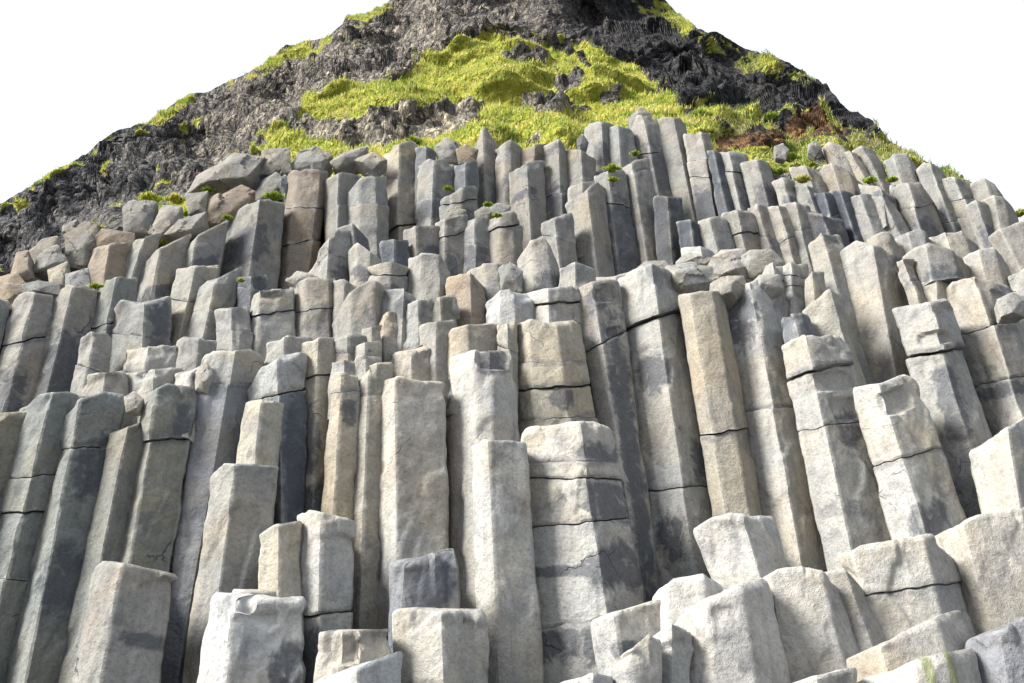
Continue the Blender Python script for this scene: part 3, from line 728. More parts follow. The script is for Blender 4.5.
    if nseg == 1:
        root = obs[0]
        # origin at the foot
        base = Vector((float(Bm[:, 0].mean()), float(Bm[:, 1].mean()), float(min(v.co.z for v in root.data.vertices))))
        root.data.transform(__import__('mathutils').Matrix.Translation(-base)); root.location = base
    else:
        root = bpy.data.objects.new('basalt_column' if not D['boulder'] else 'boulder', None)
        COL.objects.link(root)
        zb = min(v.co.z for v in obs[0].data.vertices)
        base = Vector((float(Bm[:, 0].mean()), float(Bm[:, 1].mean()), zb))
        root.location = base
        for o in obs:
            o.data.transform(__import__('mathutils').Matrix.Translation(-base)); o.parent = root
    D['dep'] = float(DD.max() - 0.35 * back)
    D['root'] = root
    D['h'] = abs(fy.mean() - yt.mean()); D['w'] = W
    return root

# ------------------------------------------------------------ boulders from outlines
BOULD = []
def r(pts, col='g', dy=0.0, L=None, cr=None, thick=0.5):
    BOULD.append(dict(pts=pts, col=col, dy=dy, L=L, thick=thick))
r([(64,228),(78,222),(96,225),(97,247),(83,267),(67,264)],'g',L='dark upright grey boulder standing at the far left edge of the cliff')
r([(28,254),(42,242),(55,239),(52,256),(42,266),(30,267)],'t')
r([(17,256),(27,254),(30,276),(20,284),(10,280)],'n')
r([(50,272),(66,264),(66,288),(52,288)],'t')
r([(67,275),(86,270),(88,286),(68,289)],'g')
r([(22,283),(38,280),(58,283),(58,294),(24,296)],'o')
r([(0,280),(16,276),(26,288),(20,306),(0,312)],'n',dy=.2)
r([(40,256),(56,248),(64,262),(50,272),(36,270)],'c')
r([(96,237),(103,229),(133,233),(132,246),(98,248)],'n')
r([(124,208),(131,201),(156,203),(148,231),(124,231)],'c',L='pale tilted slab under the grass patch at upper left')
r([(150,231),(162,206),(181,208),(172,228),(158,236)],'p')
r([(166,234),(195,215),(205,212),(202,226),(184,236)],'c')
r([(188,194),(200,175),(234,156),(262,158),(250,183),(222,182)],'c',L='big pale boulder on the left shoulder below the brown cliff')
r([(203,222),(210,200),(240,186),(253,192),(242,212),(222,222)],'n',L='brown rounded boulder below the big pale shoulder boulder')
r([(187,196),(206,193),(204,212),(190,212)],'g')
r([(248,205),(262,180),(276,172),(284,182),(274,200)],'c',dy=.3)
r([(262,172),(264,152),(286,150),(288,170)],'c')
r([(288,170),(300,152),(318,147),(331,156),(322,168)],'g',L='bluish angular slab lying in the grass at upper left')
r([(332,162),(345,152),(366,148),(360,160),(340,168)],'c')
r([(356,160),(372,154),(384,160),(372,168)],'p')
r([(276,186),(284,176),(290,182),(286,200)],'d',dy=.3)
r([(437,148),(446,140),(458,144),(456,160),(440,160)],'c')
r([(458,150),(466,146),(476,150),(474,162),(460,162)],'n')
r([(630,118),(640,109),(650,114),(646,124),(634,126)],'c')
r([(578,140),(583,136),(587,142),(585,152),(579,152)],'d')
r([(774,146),(783,143),(790,150),(786,160),(775,158)],'c')
r([(808,144),(816,140),(822,148),(816,156),(808,152)],'g')
r([(440,300),(452,296),(458,310),(446,318)],'g',dy=.1)
r([(448,212),(456,208),(464,211),(460,219),(450,219)],'c')
r([(476,212),(484,207),(490,212),(486,220),(477,220)],'c')
r([(488,208),(498,204),(508,207),(506,216),(490,217)],'g')
r([(288,280),(298,272),(316,276),(324,282),(300,288)],'c')
r([(500,270),(510,264),(521,272),(520,288),(503,288)],'g')
r([(1000,300),(1012,294),(1024,300),(1022,314),(1004,314)],'c',dy=-.1)
r([(126,398),(134,393),(142,399),(138,410),(128,410)],'c')
r([(196,372),(206,364),(212,374),(206,390),(197,388)],'p')

r([(664,279),(668,268),(690,263),(712,267),(716,280),(700,290),(672,290)],'g',thick=.8,dy=.1,L='wide low grey ledge rock just left above the smooth rounded ochre column')
r([(700,270),(712,260),(738,258),(750,266),(744,280),(716,282)],'c',thick=.8,dy=.15)
r([(738,262),(750,252),(772,252),(782,262),(774,278),(748,280)],'g',thick=.8,dy=.1)
r([(712,284),(722,277),(742,277),(746,288),(736,297),(716,296)],'c',thick=.7,dy=-.05)
r([(678,262),(686,254),(704,255),(714,260),(706,268),(684,268)],'c',thick=.7,dy=.1)
r([(712,258),(722,250),(742,250),(748,258),(732,264)],'p',thick=.7,dy=.1)
r([(636,270),(646,262),(664,262),(672,270),(660,280),(642,280)],'c',thick=.8,dy=.5)
r([(752,284),(760,276),(778,276),(782,288),(770,296),(756,296)],'g',thick=.8)

def build_boulder(D, idx):
    rr = random.Random(idx * 31 + 7)
    pts = np.array(D['pts'], float); ce0 = pts[:, 0].mean(); ytop = pts[:, 1].min(); pts = pts.mean(0) + (pts - pts.mean(0)) * (1.0 if ytop < 160 and ce0 > 700 else (1.28 if np.ptp(pts[:, 0]) < 30 else 1.12))
    ytop = pts[:, 1].min()
    ce = pts.mean(0); W = np.ptp(pts[:, 0]); Hh = np.ptp(pts[:, 1])
    Y = YF(ytop + 0.25 * Hh) + D['dy']; D['Y'] = Y
    sc = float(at([ce[0] + .5], [ce[1]], Y)[0, 0] - at([ce[0] - .5], [ce[1]], Y)[0, 0])
    dep = D['thick'] * max(W, Hh) * sc * 0.6
    bm = bmesh.new()
    def add(px, py, Yv):
        p = at([px], [py], Yv)[0]; bm.verts.new(p)
    for p in pts: add(p[0], p[1], Y + 0.25 * dep)
    a0 = rr.uniform(0, 6.28)
    for q3 in range(3):
        aa = a0 + q3 * 2.1 + rr.uniform(-.4, .4); s = rr.uniform(0.3, 0.6)
        add(ce[0] + math.cos(aa) * W * .5 * s, ce[1] + math.sin(aa) * Hh * .5 * s, Y - dep * rr.uniform(0.25, 0.7) + 0.3 * dep)
    for p in pts:
        q = ce + (p - ce) * 0.85
        w = at([q[0]], [q[1]], Y)[0]; bm.verts.new((w[0], w[1] + dep * 1.3, w[2] - 0.3 * dep))
    ret = bmesh.ops.convex_hull(bm, input=bm.verts)
    rem = [v for v in bm.verts if not v.link_faces]
    bmesh.ops.delete(bm, geom=rem, context='VERTS')
    bmesh.ops.bevel(bm, geom=list(bm.edges), offset=0.02 * min(W, Hh) * sc, segments=1, affect='EDGES', clamp_overlap=True)
    bmesh.ops.triangulate(bm, faces=bm.faces)
    for it in range(5):
        lim = max(2.2 * sc, 0.02)
        es = [e for e in bm.edges if e.calc_length() > lim * 1.5]
        if not es or len(bm.verts) > 9000: break
        bmesh.ops.subdivide_edges(bm, edges=es, cuts=1, use_grid_fill=False)
        bmesh.ops.triangulate(bm, faces=[f for f in bm.faces if len(f.verts) > 3])
    bm.normal_update()
    V = np.array([v.co[:] for v in bm.verts]); Nn = np.array([v.normal[:] for v in bm.verts])
    Q = V + idx * 5.3
    s = min(1.0, max(0.35, max(W, Hh) * sc))
    d = s * (0.012 * fbm(Q * 2.2 / s, 3, 2) + 0.022 * cells(Q * 2.0 / s, 60) + 0.012 * fbm(Q * 9, 2, 8))
    V = V + Nn * d[:, None]
    F = [[v.index for v in f.verts] for f in bm.faces]
    bm.free()
    base = np.array([V[:, 0].mean(), V[:, 1].mean(), V[:, 2].min()])
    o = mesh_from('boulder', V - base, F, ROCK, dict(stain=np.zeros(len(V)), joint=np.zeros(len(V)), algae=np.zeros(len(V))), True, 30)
    o.location = base
    j = rr.uniform(.85, 1.0) * (.95 if ytop > 245 else .8); cc = PAL[D['col']]
    j *= 0.74; o.color = (cc[0] * j, cc[1] * j, cc[2] * j, 1)
    D['root'] = o; D['w'] = W; D['h'] = Hh
    return o

jr = random.Random(99)
for D in DATA:
    D['st0'] = bool(D['st'])
    if D['st'] or D['boulder'] or D['col'] in 'bwts': continue
    ty_ = D['top'][0][1]
    if ty_ < 300 and jr.random() < 0.42:
        D['st'] = [(jr.uniform(.4, .9), jr.uniform(.1, .45), jr.uniform(.3, .5), jr.uniform(.18, .35))]
for D in DATA:
    if D['cr'] or D['L'] or D['boulder']: continue
    y0 = sum(p[1] for p in D['top']) / len(D['top']); y1 = (D['foot'][0][1] + D['foot'][1][1]) / 2
    if y1 - y0 > 40 and jr.random() < 0.6:
        yy = y0 + (y1 - y0) * jr.uniform(0.3, 0.7); tl = jr.uniform(-5, 6)
        D['cr'] = [(yy + tl, yy - tl)]
for i, D in enumerate(DATA): build_column(D, i)
for i, D in enumerate(BOULD): build_boulder(D, i)
for D in DATA:
    t = np.array(D['top']); f = np.array(D['foot'])
    D['cx'] = (t[:, 0].mean() * 2 + f[:, 0].mean()) / 3; D['ty'] = t[:, 1].mean()
for D in BOULD:
    t = np.array(D['pts']); D['cx'] = t[:, 0].mean(); D['ty'] = t[:, 1].min()

# ------------------------------------------------------------ labels
ORD = ['first', 'second', 'third', 'fourth', 'fifth', 'sixth', 'seventh', 'eighth', 'ninth', 'tenth', 'eleventh', 'twelfth',
       'thirteenth', 'fourteenth', 'fifteenth', 'sixteenth', 'seventeenth', 'eighteenth', 'nineteenth', 'twentieth']
def rowname(y):
    if y > 500: return 'lowest row'
    if y > 335: return 'second row up'
    if y > 235: return 'third row up'
    return 'top row'
def third(x):
    return 'left' if x < 341 else ('middle' if x < 683 else 'right')
sets = {}
for D in DATA:
    if not D['boulder']: sets.setdefault((rowname(D['ty']), third(D['cx']), 'column'), []).append(D)
for D in DATA:
    if D['boulder']: sets.setdefault((rowname(D['ty']), third(D['cx']), 'boulder'), []).append(D)
for D in BOULD: sets.setdefault((rowname(D['ty']), third(D['cx']), 'boulder'), []).append(D)
for (rn, th, kd), L in sets.items():
    L.sort(key=lambda D: D['cx'])
    for i, D in enumerate(L):
        half = (len(L) + 1) // 2
        ordn = (ORD[i] + ' from left') if i < half else (('last' if i == len(L) - 1 else ORD[len(L) - 1 - i] + ' from right'))
        if i >= half and i == len(L) - 1: ordn = 'first from right'
        asp = D['h'] / max(D['w'], 1)
        if kd == 'column':
            size = 'tall' if asp > 2.6 else ('' if asp > 1.4 else 'short')
            n = len(D['cr'])
            feat = ['', ' cracked once', ' cracked twice', ' cracked in three places'][min(n, 3)]
            if not n and D['st0']: feat = ' with dark patch'
            lab = f"{size} {CNAME[D['col']]} column{feat}, {ordn}, {rn}, {th} third".strip()
            cat = 'basalt column'; grp = 'basalt columns of the cliff'
        else:
            size = 'small' if D['w'] < 30 else ('large' if D['w'] > 65 else '')
            lab = f"{size} {CNAME[D['col']]} angular boulder, {ordn}, {rn}, {th} third".strip()
            cat = 'boulder'; grp = 'loose boulders on the cliff ledges'
        if D['L']: lab = D['L']
        tag(D['root'], ' '.join(lab.split()), cat, grp, 'thing')

# ------------------------------------------------------------ hillside: rock body behind the columns, grass slope, dark upper cliff
SIL = [(-300, 330), (-120, 262), (0, 203), (12, 196), (50, 173), (88, 153), (115, 132), (150, 120), (168, 108), (190, 92), (204, 92), (235, 78), (262, 65),
       (285, 47), (330, 35), (348, 17), (380, 9), (395, -6), (450, -50), (530, -75), (610, -50), (655, -8), (668, 3), (686, 22), (720, 34), (745, 48), (790, 62),
       (806, 76), (832, 90), (850, 109), (873, 119), (877, 133), (905, 150), (932, 165), (962, 181), (985, 196), (1024, 240), (1150, 330), (1350, 460)]
BASE = [(-300, 420), (0, 300), (60, 240), (120, 215), (188, 205), (225, 185), (262, 168), (330, 172), (400, 158), (480, 146), (560, 140), (620, 128), (700, 130),
        (760, 148), (830, 160), (900, 165), (960, 190), (1000, 215), (1100, 320), (1350, 520)]
CTRL = [(-300, 420, 12), (0, 300, 12), (60, 250, 12.2), (120, 222, 12.6), (200, 205, 13), (262, 168, 13), (330, 172, 12.4), (400, 158, 12.2), (480, 146, 12.2), (560, 140, 12.2), (640, 128, 12.2),
        (700, 130, 12.3), (760, 148, 12.2), (830, 158, 12.0), (900, 165, 12.2), (960, 190, 12.0), (1024, 235, 11.5), (1150, 330, 11), (1350, 500, 10),
        (130, 205, 16), (200, 180, 16.5), (255, 150, 16.5), (290, 125, 17.5), (320, 100, 18.5), (400, 75, 20.5), (450, 45, 22.5), (500, 33, 23.5), (560, 40, 23.5), (620, 62, 21.5), (660, 85, 19.5),
        (720, 108, 17.5), (790, 116, 16), (850, 128, 15), (400, 115, 15.6), (500, 90, 17), (600, 95, 16.5), (340, 135, 14.8), (680, 110, 15),
        (0, 200, 19), (0, 250, 17), (50, 173, 20), (50, 215, 17.5), (100, 150, 22), (100, 190, 19), (200, 93, 26), (200, 140, 22), (290, 47, 30), (290, 90, 24), (390, 0, 34), (390, 40, 27), (500, -70, 40), (500, 0, 29),
        (600, 20, 29), (660, 0, 34), (680, 60, 25), (745, 50, 29), (745, 90, 22), (806, 76, 25), (806, 105, 19.5), (850, 109, 20), (873, 119, 18), (905, 150, 15), (932, 165, 14), (985, 196, 12.5), (-120, 262, 17), (-300, 330, 16)]
NX, NY = 900, 440
gx = np.linspace(-300, 1350, NX)
sil = np.interp(gx, [p[0] for p in SIL], [p[1] for p in SIL])
bas = np.interp(gx, [p[0] for p in BASE], [p[1] for p in BASE])
tv = np.linspace(0, 1, NY)
# rows: more of them above the base line
PY = np.empty((NY, NX))
nb = 130
for j in range(NX):
    PY[:nb, j] = np.linspace(1130, bas[j] + 15, nb)
    PY[nb:, j] = np.linspace(bas[j] + 15, sil[j], NY - nb + 1)[1:]
PX = np.broadcast_to(gx[None], PY.shape)
cp = np.array(CTRL, float)
num = 0; den = 0
for (x, y, Yc) in CTRL:
    w = 1.0 / (((PX - x) / 1.0) ** 2 + ((PY - y) * 1.6) ** 2 + 120.0) ** 1.6
    num = num + w * Yc; den = den + w
YH = num / den
# envelope of the columns behind which the rock body lies
EX0, EY0, ES = -40, 90, 4
enw, enh = 285, 160
env = np.zeros((enh, enw))
gxx = EX0 + ES * np.arange(enw); gyy = EY0 + ES * np.arange(enh)
MX, MY = np.meshgrid(gxx, gyy)
near = np.full((enh, enw), 99.0)
for D in DATA:
    t = np.array(D['top'], float); f = np.array(D['foot'], float)
    y0 = t[:, 1].mean(); y1 = f[:, 1].mean()
    s = np.clip((MY - y0) / max(y1 - y0, 1), 0, 1)
    xl = t[0, 0] + (f[0, 0] - t[0, 0]) * s; xr = t[-1, 0] + (f[1, 0] - t[-1, 0]) * s
    m = (MX > xl - 2) & (MX < xr + 2) & (MY > y0 - 2) & (MY < y1)
    near = np.where(m & (D['Y'] + D['dep'] < near), D['Y'] + D['dep'], near)
for D in BOULD:
    t = np.array(D['pts'], float)
    m = (MX > t[:, 0].min()) & (MX < t[:, 0].max()) & (MY > t[:, 1].min()) & (MY < t[:, 1].max())
    near = np.where(m & (D['Y'] + .3 < near), D['Y'] + .3, near)
env = np.where(near > 90, 0, near)
def dil(a, n, fn):
    for _ in range(n):
        b = a.copy()
        b[1:] = fn(b[1:], a[:-1]); b[:-1] = fn(b[:-1], a[1:]); b[:, 1:] = fn(b[:, 1:], a[:, :-1]); b[:, :-1] = fn(b[:, :-1], a[:, 1:])
        a = b
    return a
env = dil(env, 4, np.maximum)
hole = env == 0
for _ in range(60):
    b = dil(env, 1, np.maximum); env = np.where(env == 0, b, env)
sm = env.copy()
for _ in range(3):
    p = np.pad(sm, 1, 'edge'); sm = (p[1:-1, 1:-1] * 2 + p[:-2, 1:-1] + p[2:, 1:-1] + p[1:-1, :-2] + p[1:-1, 2:]) / 6
ix = np.clip((PX - EX0) / ES, 0, enw - 1.01); iy = np.clip((PY - EY0) / ES, 0, enh - 1.01)
x0 = ix.astype(int); y0 = iy.astype(int); fx_ = ix - x0; fy_ = iy - y0
E = (sm[y0, x0] * (1 - fx_) + sm[y0, x0 + 1] * fx_) * (1 - fy_) + (sm[y0 + 1, x0] * (1 - fx_) + sm[y0 + 1, x0 + 1] * fx_) * fy_ + 0.22
below = np.clip((PY - bas[None]) / 14.0, 0, 1)
YY = YH * (1 - below) + E * below
SP = at(PX, PY, YY)

# grass / bare rock map on the hillside (outlines of the turf patches)
def inpoly(px, py, poly):
    n = len(poly); c_ = np.zeros(px.shape, bool); j = n - 1
    for i in range(n):
        xi, yi = poly[i]; xj, yj = poly[j]
        c_ ^= ((yi > py) != (yj > py)) & (px < (xj - xi) * (py - yi) / (yj - yi + 1e-9) + xi)
        j = i
    return c_
TURF = [[(240, 172), (262, 158), (310, 145), (380, 138), (440, 125), (500, 108), (560, 100), (640, 92), (700, 110), (740, 118), (770, 116), (800, 128), (830, 126), (868, 138), (905, 152), (935, 163), (975, 182), (985, 200), (930, 190), (860, 178), (800, 175), (760, 168), (700, 160), (600, 165), (500, 175), (400, 182), (330, 190), (240, 190)],
        [(310, 98), (345, 92), (400, 78), (430, 55), (455, 42), (500, 30), (545, 36), (590, 50), (625, 62), (660, 84), (668, 95), (620, 100), (560, 104), (520, 112), (480, 118), (420, 112), (370, 122), (300, 118)],
        [(118, 232), (150, 210), (190, 200), (240, 172), (245, 182), (200, 215), (160, 232)],
        [(255, 150), (266, 128), (286, 118), (290, 128), (270, 150), (250, 160)],
        [(95, 153), (110, 128), (150, 117), (190, 98), (196, 104), (160, 127), (118, 137)],
        [(232, 80), (262, 63), (290, 43), (332, 33), (350, 14), (385, 0), (400, 8), (352, 34), (325, 48), (285, 68), (262, 76)],
        [(0, 203), (50, 172), (95, 152), (96, 158), (50, 182), (0, 212)],
        [(610, -10), (655, -10), (690, 22), (745, 44), (800, 64), (818, 86), (800, 92), (770, 84), (740, 70), (690, 42), (640, 15)],
        [(20, 210), (32, 205), (36, 214), (24, 220)], [(100, 166), (114, 162), (116, 182), (102, 184)]]
ROCKP = [[(330, 142), (340, 130), (380, 125), (450, 108), (475, 112), (480, 124), (440, 138), (400, 145), (350, 152)],
         [(370, 118), (385, 112), (420, 108), (415, 116), (380, 124)],
         [(435, 128), (445, 108), (470, 100), (485, 112), (480, 124)],
         [(500, 62), (520, 56), (548, 62), (540, 68), (505, 66)], [(492, 40), (520, 40), (570, 52), (600, 66), (560, 58), (510, 48)],
         [(553, 85), (575, 75), (590, 78), (580, 92), (556, 94)],
         [(515, 118), (530, 106), (560, 108), (590, 100), (592, 108), (560, 120), (520, 122)],
         [(672, 112), (690, 108), (700, 116), (690, 122)], [(755, 120), (768, 116), (778, 124), (768, 130), (757, 128)],
         [(600, 92), (618, 88), (622, 100), (604, 106)]]
BROWN = [[(712, 140), (730, 132), (760, 138), (790, 132), (812, 128), (840, 138), (850, 150), (820, 148), (790, 146), (760, 150), (720, 152)]]
WD = np.where((PX > 430) & (PY > 30) & (PX < 700), .5, 1.0)
wx = PX + 9 * WD * fbm(SP * 0.9, 4, 3); wy = PY + 6 * fbm(SP * 0.9 + 40, 4, 4)
grassm = np.zeros(PX.shape)
for p in TURF: grassm[inpoly(wx, wy, p)] = 1
for p in ROCKP: grassm[inpoly(wx, wy, p)] = 0
brown = np.zeros(PX.shape)
for p in BROWN: brown[inpoly(wx, wy, p)] = 1
slope = inpoly(PX, PY, TURF[0]) | inpoly(PX, PY, TURF[1])
grassm = np.where(slope & (PX < 690) & (fbm(SP * np.array([0.55, 0.55, 1.1]), 4, 71) > 0.46), 0, grassm)
rid = (inpoly(wx, wy, TURF[7]) | inpoly(wx, wy, TURF[5]) | inpoly(wx, wy, TURF[6]) | inpoly(wx, wy, TURF[4]))
rn = fbm(SP * np.array([0.9, 0.9, 1.3]), 4, 72)
grassm = np.where(rid & (rn < np.where(PX > 600, 0.10, -0.06)), 0, grassm)
# scattered tufts on the cliff
tf = fbm(SP * np.array([1.2, 1.2, 1.2]), 4, 77)
grassm = np.where((PY < bas[None]) & (tf > 0.40) & (PX < 420), np.maximum(grassm, 0.75), grassm)
grassm[PY > bas[None] + 22] = 0
def blur(a, n):
    for _ in range(n):
        p = np.pad(a, 1, 'edge'); a = (p[1:-1, 1:-1] * 2 + p[:-2, 1:-1] + p[2:, 1:-1] + p[1:-1, :-2] + p[1:-1, 2:]) / 6
    return a
gm = blur(grassm, 4); bm_ = blur(brown, 2)

# relief
def grads(S):
    du = np.gradient(S, axis=1); dv = np.gradient(S, axis=0)
    n = np.cross(du, dv); n /= np.linalg.norm(n, axis=-1, keepdims=True) + 1e-9
    flip = (n[..., 1:2] > 0); n = np.where(flip, -n, n); return n
SPs = np.stack([blur(SP[..., k], 6) for k in range(3)], -1)
NN = grads(SPs)
# relief axes: columns of the upper cliff fan outwards, broken ends in rows
Q = SP
ang = np.where(SP[..., 0] < 0, 0.5, -0.55)
qa = Q[..., 0] * np.cos(ang) + Q[..., 2] * np.sin(ang); qb = -Q[..., 0] * np.sin(ang) + Q[..., 2] * np.cos(ang)
QR = np.stack([qa * 1.9, Q[..., 1] * 0.6, qb * 0.9], -1)
def lumps(P, seed):
    P = np.asarray(P, float); I = np.floor(P).astype(np.int64); best = np.full(P.shape[:-1], 9.0); val = np.zeros(P.shape[:-1])
    for dx in (-1, 0, 1):
        for dy in (-1, 0, 1):
            for dz in (-1, 0, 1):
                c0, c1, c2 = I[..., 0] + dx, I[..., 1] + dy, I[..., 2] + dz
                d = (P[..., 0] - c0 - _hash(c0, c1, c2, seed)) ** 2 + (P[..., 1] - c1 - _hash(c0, c1, c2, seed + 1)) ** 2 + (P[..., 2] - c2 - _hash(c0, c1, c2, seed + 2)) ** 2
                m = d < best; best = np.where(m, d, best); val = np.where(m, _hash(c0, c1, c2, seed + 3), val)
    return 0.6 * val + np.clip(1 - 1.5 * best, 0, 1) ** .5
wq = Q + 0.12 * np.stack([fbm(Q * 1.3, 3, 61), fbm(Q * 1.3, 3, 62), fbm(Q * 1.3, 3, 63)], -1)
QR = QR + (wq - Q) * 1.6
rockrel = 0.9 * fbm(Q * 0.35, 3, 12) + (0.05 + 0.75 * np.clip(fbm(Q * 0.5, 3, 14) * 1.6 + .1, 0, 1)) * lumps(QR * 1.4, 90) + 0.16 * lumps(QR * 3.0, 95) + 0.25 * fbm(Q * 2.0, 4, 13) - 0.3
grassrel = 0.5 * fbm(Q * 0.55, 3, 15) + 1.0 * fbm(Q * np.array([0.32, 0.32, 1.25]) + 0.3 * fbm(Q * .5, 2, 18)[..., None], 3, 17) + 0.16 * fbm(Q * 2.6, 3, 16)
grassrel = grassrel + np.clip((PX - 680) / 40, 0, 1) * 0.85 * (lumps(Q * 0.8, 85) - .6)
above = np.clip((bas[None] - PY) / 25.0, 0, 1)
edge = np.clip((PY - sil[None]) / 12.0, 0.35, 1)
rel = np.where(gm > .5, grassrel * 0.8, rockrel * 0.75)
rel = gm * grassrel * 0.8 + (1 - gm) * rockrel * 0.75
SP2 = SP + NN * (rel * above * edge + (1 - above) * (0.05 * cells(Q * 2.2, 33) + 0.04 * fbm(Q * 4, 3, 34) + 0.03))[..., None]
# tone of the bare rock, with some shade painted into it
left_t = np.array([0.215, 0.198, 0.175]); dark_t = np.array([0.045, 0.045, 0.049]); blue_t = np.array([0.095, 0.10, 0.112])  # dark_t: dark basalt plus painted shade of the flank turned from the sun
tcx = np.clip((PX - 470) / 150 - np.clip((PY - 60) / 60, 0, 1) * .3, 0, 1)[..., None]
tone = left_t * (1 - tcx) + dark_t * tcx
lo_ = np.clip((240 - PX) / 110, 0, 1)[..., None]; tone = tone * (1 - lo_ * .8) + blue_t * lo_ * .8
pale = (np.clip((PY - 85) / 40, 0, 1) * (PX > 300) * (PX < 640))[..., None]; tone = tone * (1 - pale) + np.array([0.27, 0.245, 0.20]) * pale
bl = np.clip((PY - bas[None]) / 14.0, 0, 1)[..., None]; tone = tone * (1 - bl) + np.array([0.11, 0.108, 0.105]) * bl  # shade in the gaps between columns, painted into the rock behind them
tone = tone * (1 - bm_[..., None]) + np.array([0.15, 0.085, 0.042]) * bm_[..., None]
bm_ = bm_ * (fbm(SP * 1.6, 3, 81) > -0.30)
bm_ = np.maximum(bm_, ((PX > 700) & (PX < 1000) & (fbm(SP * 1.0, 4, 82) > 0.22)) * gm)
gcol = gm * (1 - bm_)
# back side of the ridge
rowsb = []
last = SP2[-1]
for k in range(1, 14):
    q = last.copy(); q[:, 1] += 1.1 * k; q[:, 2] -= 0.05 * k * k + 0.15 * k
    q[:, 2] += 0.12 * fbm(q * 0.8, 3, 19); rowsb.append(q)
ALL = np.concatenate([SP2, np.stack(rowsb)], 0)
R_ = ALL.shape[0]
gcol2 = np.concatenate([gcol, np.repeat(gcol[-1:], 13, 0)]); tone2 = np.concatenate([tone, np.repeat(tone[-1:], 13, 0)])
ii = (np.arange(R_ - 1)[:, None] * NX + np.arange(NX - 1)[None])
F = np.stack([ii, ii + 1, ii + NX + 1, ii + NX], -1).reshape(-1, 4)
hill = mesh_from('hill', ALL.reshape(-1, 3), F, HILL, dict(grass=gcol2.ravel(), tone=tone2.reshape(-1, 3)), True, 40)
tag(hill, kind='structure')
# black sand beach at the foot of the cliff, out to the horizon
me_ = [(-900, -900, 0), (900, -900, 0), (900, 1500, 0), (-900, 1500, 0)]
g = mesh_from('ground', me_, [[0, 1, 2, 3]], SAND); tag(g, kind='structure')

# ------------------------------------------------------------ grass
def blades(pos, nrm, length, width, rngl, tints, jitter=0.55):
    n = len(pos)
    up = nrm * 0.35 + np.array([0, -0.12, 0.85]) + rngl.normal(0, jitter, (n, 3)) * 0.6
    up /= np.linalg.norm(up, axis=1, keepdims=True)
    side = np.cross(up, rngl.normal(0, 1, (n, 3))); side /= np.linalg.norm(side, axis=1, keepdims=True)
    L = length[:, None]; w = width[:, None]
    bend = rngl.normal(0, 0.35, (n, 3)) + np.array([0, -0.25, -0.35])
    a = pos - side * w; b = pos + side * w; m1 = pos + up * L * .6 + side * w * .7; m0 = pos + up * L * .6 - side * w * .7; t = pos + up * L + bend * L * .45
    V = np.stack([a, b, m1, m0, t], 1).reshape(-1, 3)
    k = np.arange(n)[:, None] * 5
    F = [q for q in np.concatenate([k, k + 1, k + 2, k + 3], 1).tolist()] + np.concatenate([k + 3, k + 2, k + 4], 1).tolist()
    C_ = np.repeat(tints, 5, 0)
    return V, F, C_

def tints(n, rngl, P=None, mode=0):
    base = np.array([[0.43, 0.46, 0.07], [0.62, 0.58, 0.14], [0.27, 0.42, 0.06], [0.60, 0.52, 0.26], [0.11, 0.18, 0.025]])
    if mode == 1: p = [.25, .05, .5, .02, .18]
    elif mode == 2: p = [.15, .2, .1, .35, .2]
    else: p = [.34, .28, .17, .11, .10]
    if P is not None:
        f = fbm(P * np.array([0.45, 0.45, 1.9]), 4, 55)
        ch = np.where(f > 0.08, 0, np.where(f > -0.14, 1, 2))
        idx = np.empty(n, int)
        tabs = [[.18, .44, .04, .32, .02], p, [.24, .06, .26, .10, .34]]
        for q in range(3):
            m = ch == q; idx[m] = rngl.choice(5, m.sum(), p=tabs[q])
    else: idx = rngl.choice(5, n, p=p)
    return base[idx] * rngl.uniform(0.75, 1.15, (n, 1))

rg = np.random.default_rng(4)
w = gcol.copy(); w[w < 0.28] = 0; w = w ** 1.3; w[:nb - 6] = 0
# weight by the area of each cell
du = np.linalg.norm(np.gradient(SP, axis=1), axis=-1); dv = np.linalg.norm(np.gradient(SP, axis=0), axis=-1)
w = w * du * dv
w = w * ((PX > -150) & (PX < 1150))
pw = (w / w.sum()).ravel()
NB = 120000
pick = rg.choice(pw.size, NB, p=pw)
pj, pi = pick // NX, pick % NX
a1 = rg.random(NB)[:, None]; a2 = rg.random(NB)[:, None]
pi2 = np.minimum(pi + 1, NX - 1); pj2 = np.minimum(pj + 1, NY - 1)
pos = SP2[pj, pi] + (SP2[pj, pi2] - SP2[pj, pi]) * a1 + (SP2[pj2, pi] - SP2[pj, pi]) * a2
ln = rg.uniform(0.06, 0.19, NB) * (0.55 + 0.7 * np.clip(fbm(pos * 1.5, 2, 60) + .5, 0, 1.2))
tn = tints(NB, rg, pos)
rdk = np.clip((PX[pj, pi] - 670) / 60, 0, 1) * (0.55 + .45 * (fbm(pos * 1.2, 3, 66) > 0.0)); tn = tn * (1 - rdk[:, None] * np.array([0.45, 0.42, 0.1]))
V, F, C_ = blades(pos, NN[pj, pi], ln, rg.uniform(0.008, 0.016, NB), rg, tn)
gr = mesh_from('grass', V, F, GRASS, dict(tint=C_), False)
tag(gr, 'bright yellow-green grass covering the slope above the columns', 'grass', kind='stuff')

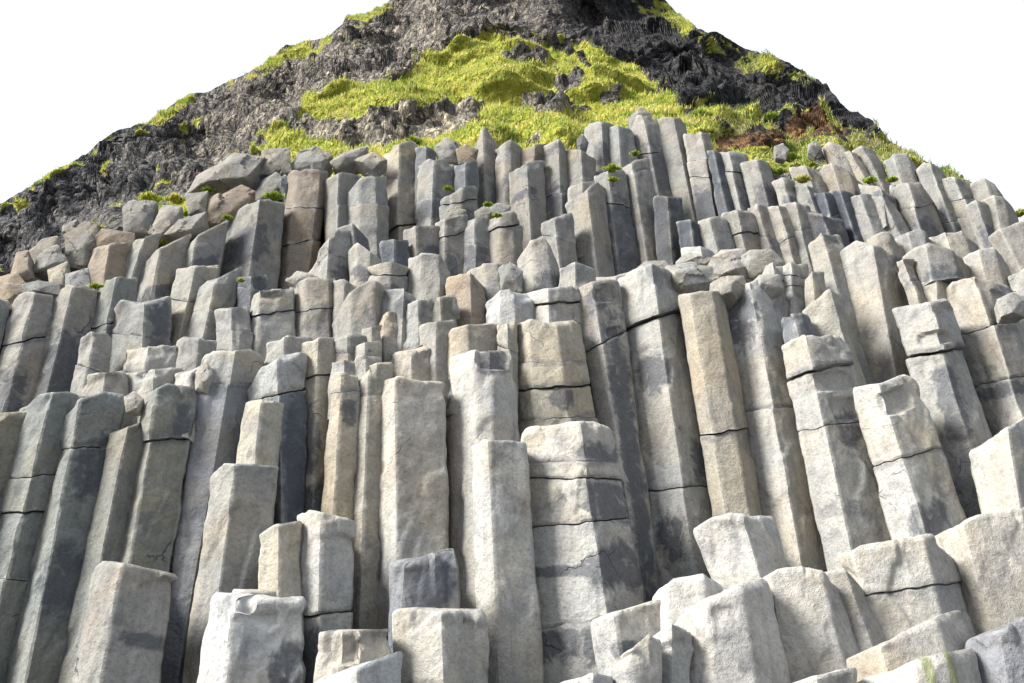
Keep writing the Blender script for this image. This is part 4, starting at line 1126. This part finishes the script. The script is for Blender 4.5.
TUFTS = [
 (96,287,5,'small bright green tuft between two column tops at the left',1,8.9),
 (241,281,3,'tiny green tuft in a crevice above the short cracked column, left',1,9.1),
 (108,172,6,'pale green tuft hanging on the dark cliff at far left',0,18.0),
 (274,197,8,'green tuft on the head of the wide two-faced upper left column',1,10.2),
 (160,243,8,'grass tuft on the ledge between upper left columns',1,10.4),
 (188,226,8,'dry yellowish grass tuft on the ledge below the brown boulder',2,10.8),
 (150,199,10,'grass tuft above the pale tilted slab at upper left',0,11.6),
 (176,200,9,'grass tuft right of the pale tilted slab at upper left',0,11.5),
 (186,214,5,'small tuft between slabs beneath the big pale boulder',1,11.0),
 (208,190,5,'small green tuft at the left foot of the big pale boulder',1,11.0),
 (227,218,4,'small green tuft at the left shoulder of the wide two-faced column',1,10.2),
 (413,142,8,'leafy green plant beside the rusty orange column top',1,11.6),
 (448,189,4,'small bright tuft on the layered rock beside the pointed spire',1,10.3),
 (488,205,4,'small bright tuft at the foot of the pointed spire',1,10.1),
 (497,216,4,'bright tuft on the column heads right below the spire',1,9.9),
 (612,169,7,'green tuft crowning the column with dark lower face',1,10.6),
 (635,154,4,'small tuft beside the head of the longest slim column',1,10.8),
 (613,180,4,'little tuft a step below the crowning tuft',1,10.5),
 (803,180,7,'olive tuft among the short rocks at upper right',2,10.7),
 (812,165,4,'small green tuft on the rock step at upper right',1,11.1),
 (870,181,6,'green tuft under the two leaning round-headed columns, right',1,10.7),
 (892,180,5,'green tuft at the foot of the ridge-side column, right',1,10.7),
 (1020,214,7,'grass tuft on the right skyline behind the boulders',0,10.8),
 (790,158,8,'green tuft in front of the brown turf at upper right',1,11.5),
 (780,172,6,'green clump on the rocks under the brown turf',1,11.3),
 (52,275,7,'dry grass tuft among the small far left boulders',2,10.0),
 (95,228,8,'yellow-green tuft right behind the dark upright boulder',0,11.5),
 (118,228,6,'grass tuft left of the pale tilted slab',0,11.4),
 (770,118,9,'round green clump beside the whitish rock on the slope',1,15.0),
 (700,116,10,'bright leafy clump on the slope above the topmost column',1,13.6),
]
for k, (x, y, rpx, lab, mode, Yt) in enumerate(TUFTS):
    p0 = at([x], [y], Yt)[0]; sc = float(at([x + 1], [y], Yt)[0, 0] - at([x], [y], Yt)[0, 0])
    R0 = rpx * sc * .85; n = int(160 + 14 * rpx * 3)
    th = rg.uniform(0, 2 * math.pi, n); rad = np.sqrt(rg.random(n)) * R0
    lobe = 0.6 + 0.55 * np.sin(th * rg.integers(2, 4) + rg.uniform(0, 6)) ** 2
    pp = np.stack([np.cos(th) * rad * lobe * 1.35, np.sin(th) * rad * 0.6, rg.uniform(-0.22, 0.05, n) * R0 + 0.15 * R0 * np.sin(th * 3)], -1)
    outw = np.stack([np.cos(th) * rad / R0, np.sin(th) * rad / R0 - .3, np.full(n, .5)], -1)
    V, F, C_ = blades(pp, outw * 1.6, rg.uniform(0.2, 0.75, n) * R0 * 0.8 + 0.02, rg.uniform(0.008, 0.015, n), rg, np.clip(tints(n, rg, None, mode) * np.array([1.1, 1.05, 1.0]), 0, .8), 0.7)
    o = mesh_from('grass_tuft', V, F, GRASS, dict(tint=C_), False); o.location = p0
    tag(o, lab, 'grass tuft', 'grass tufts on the rock ledges')
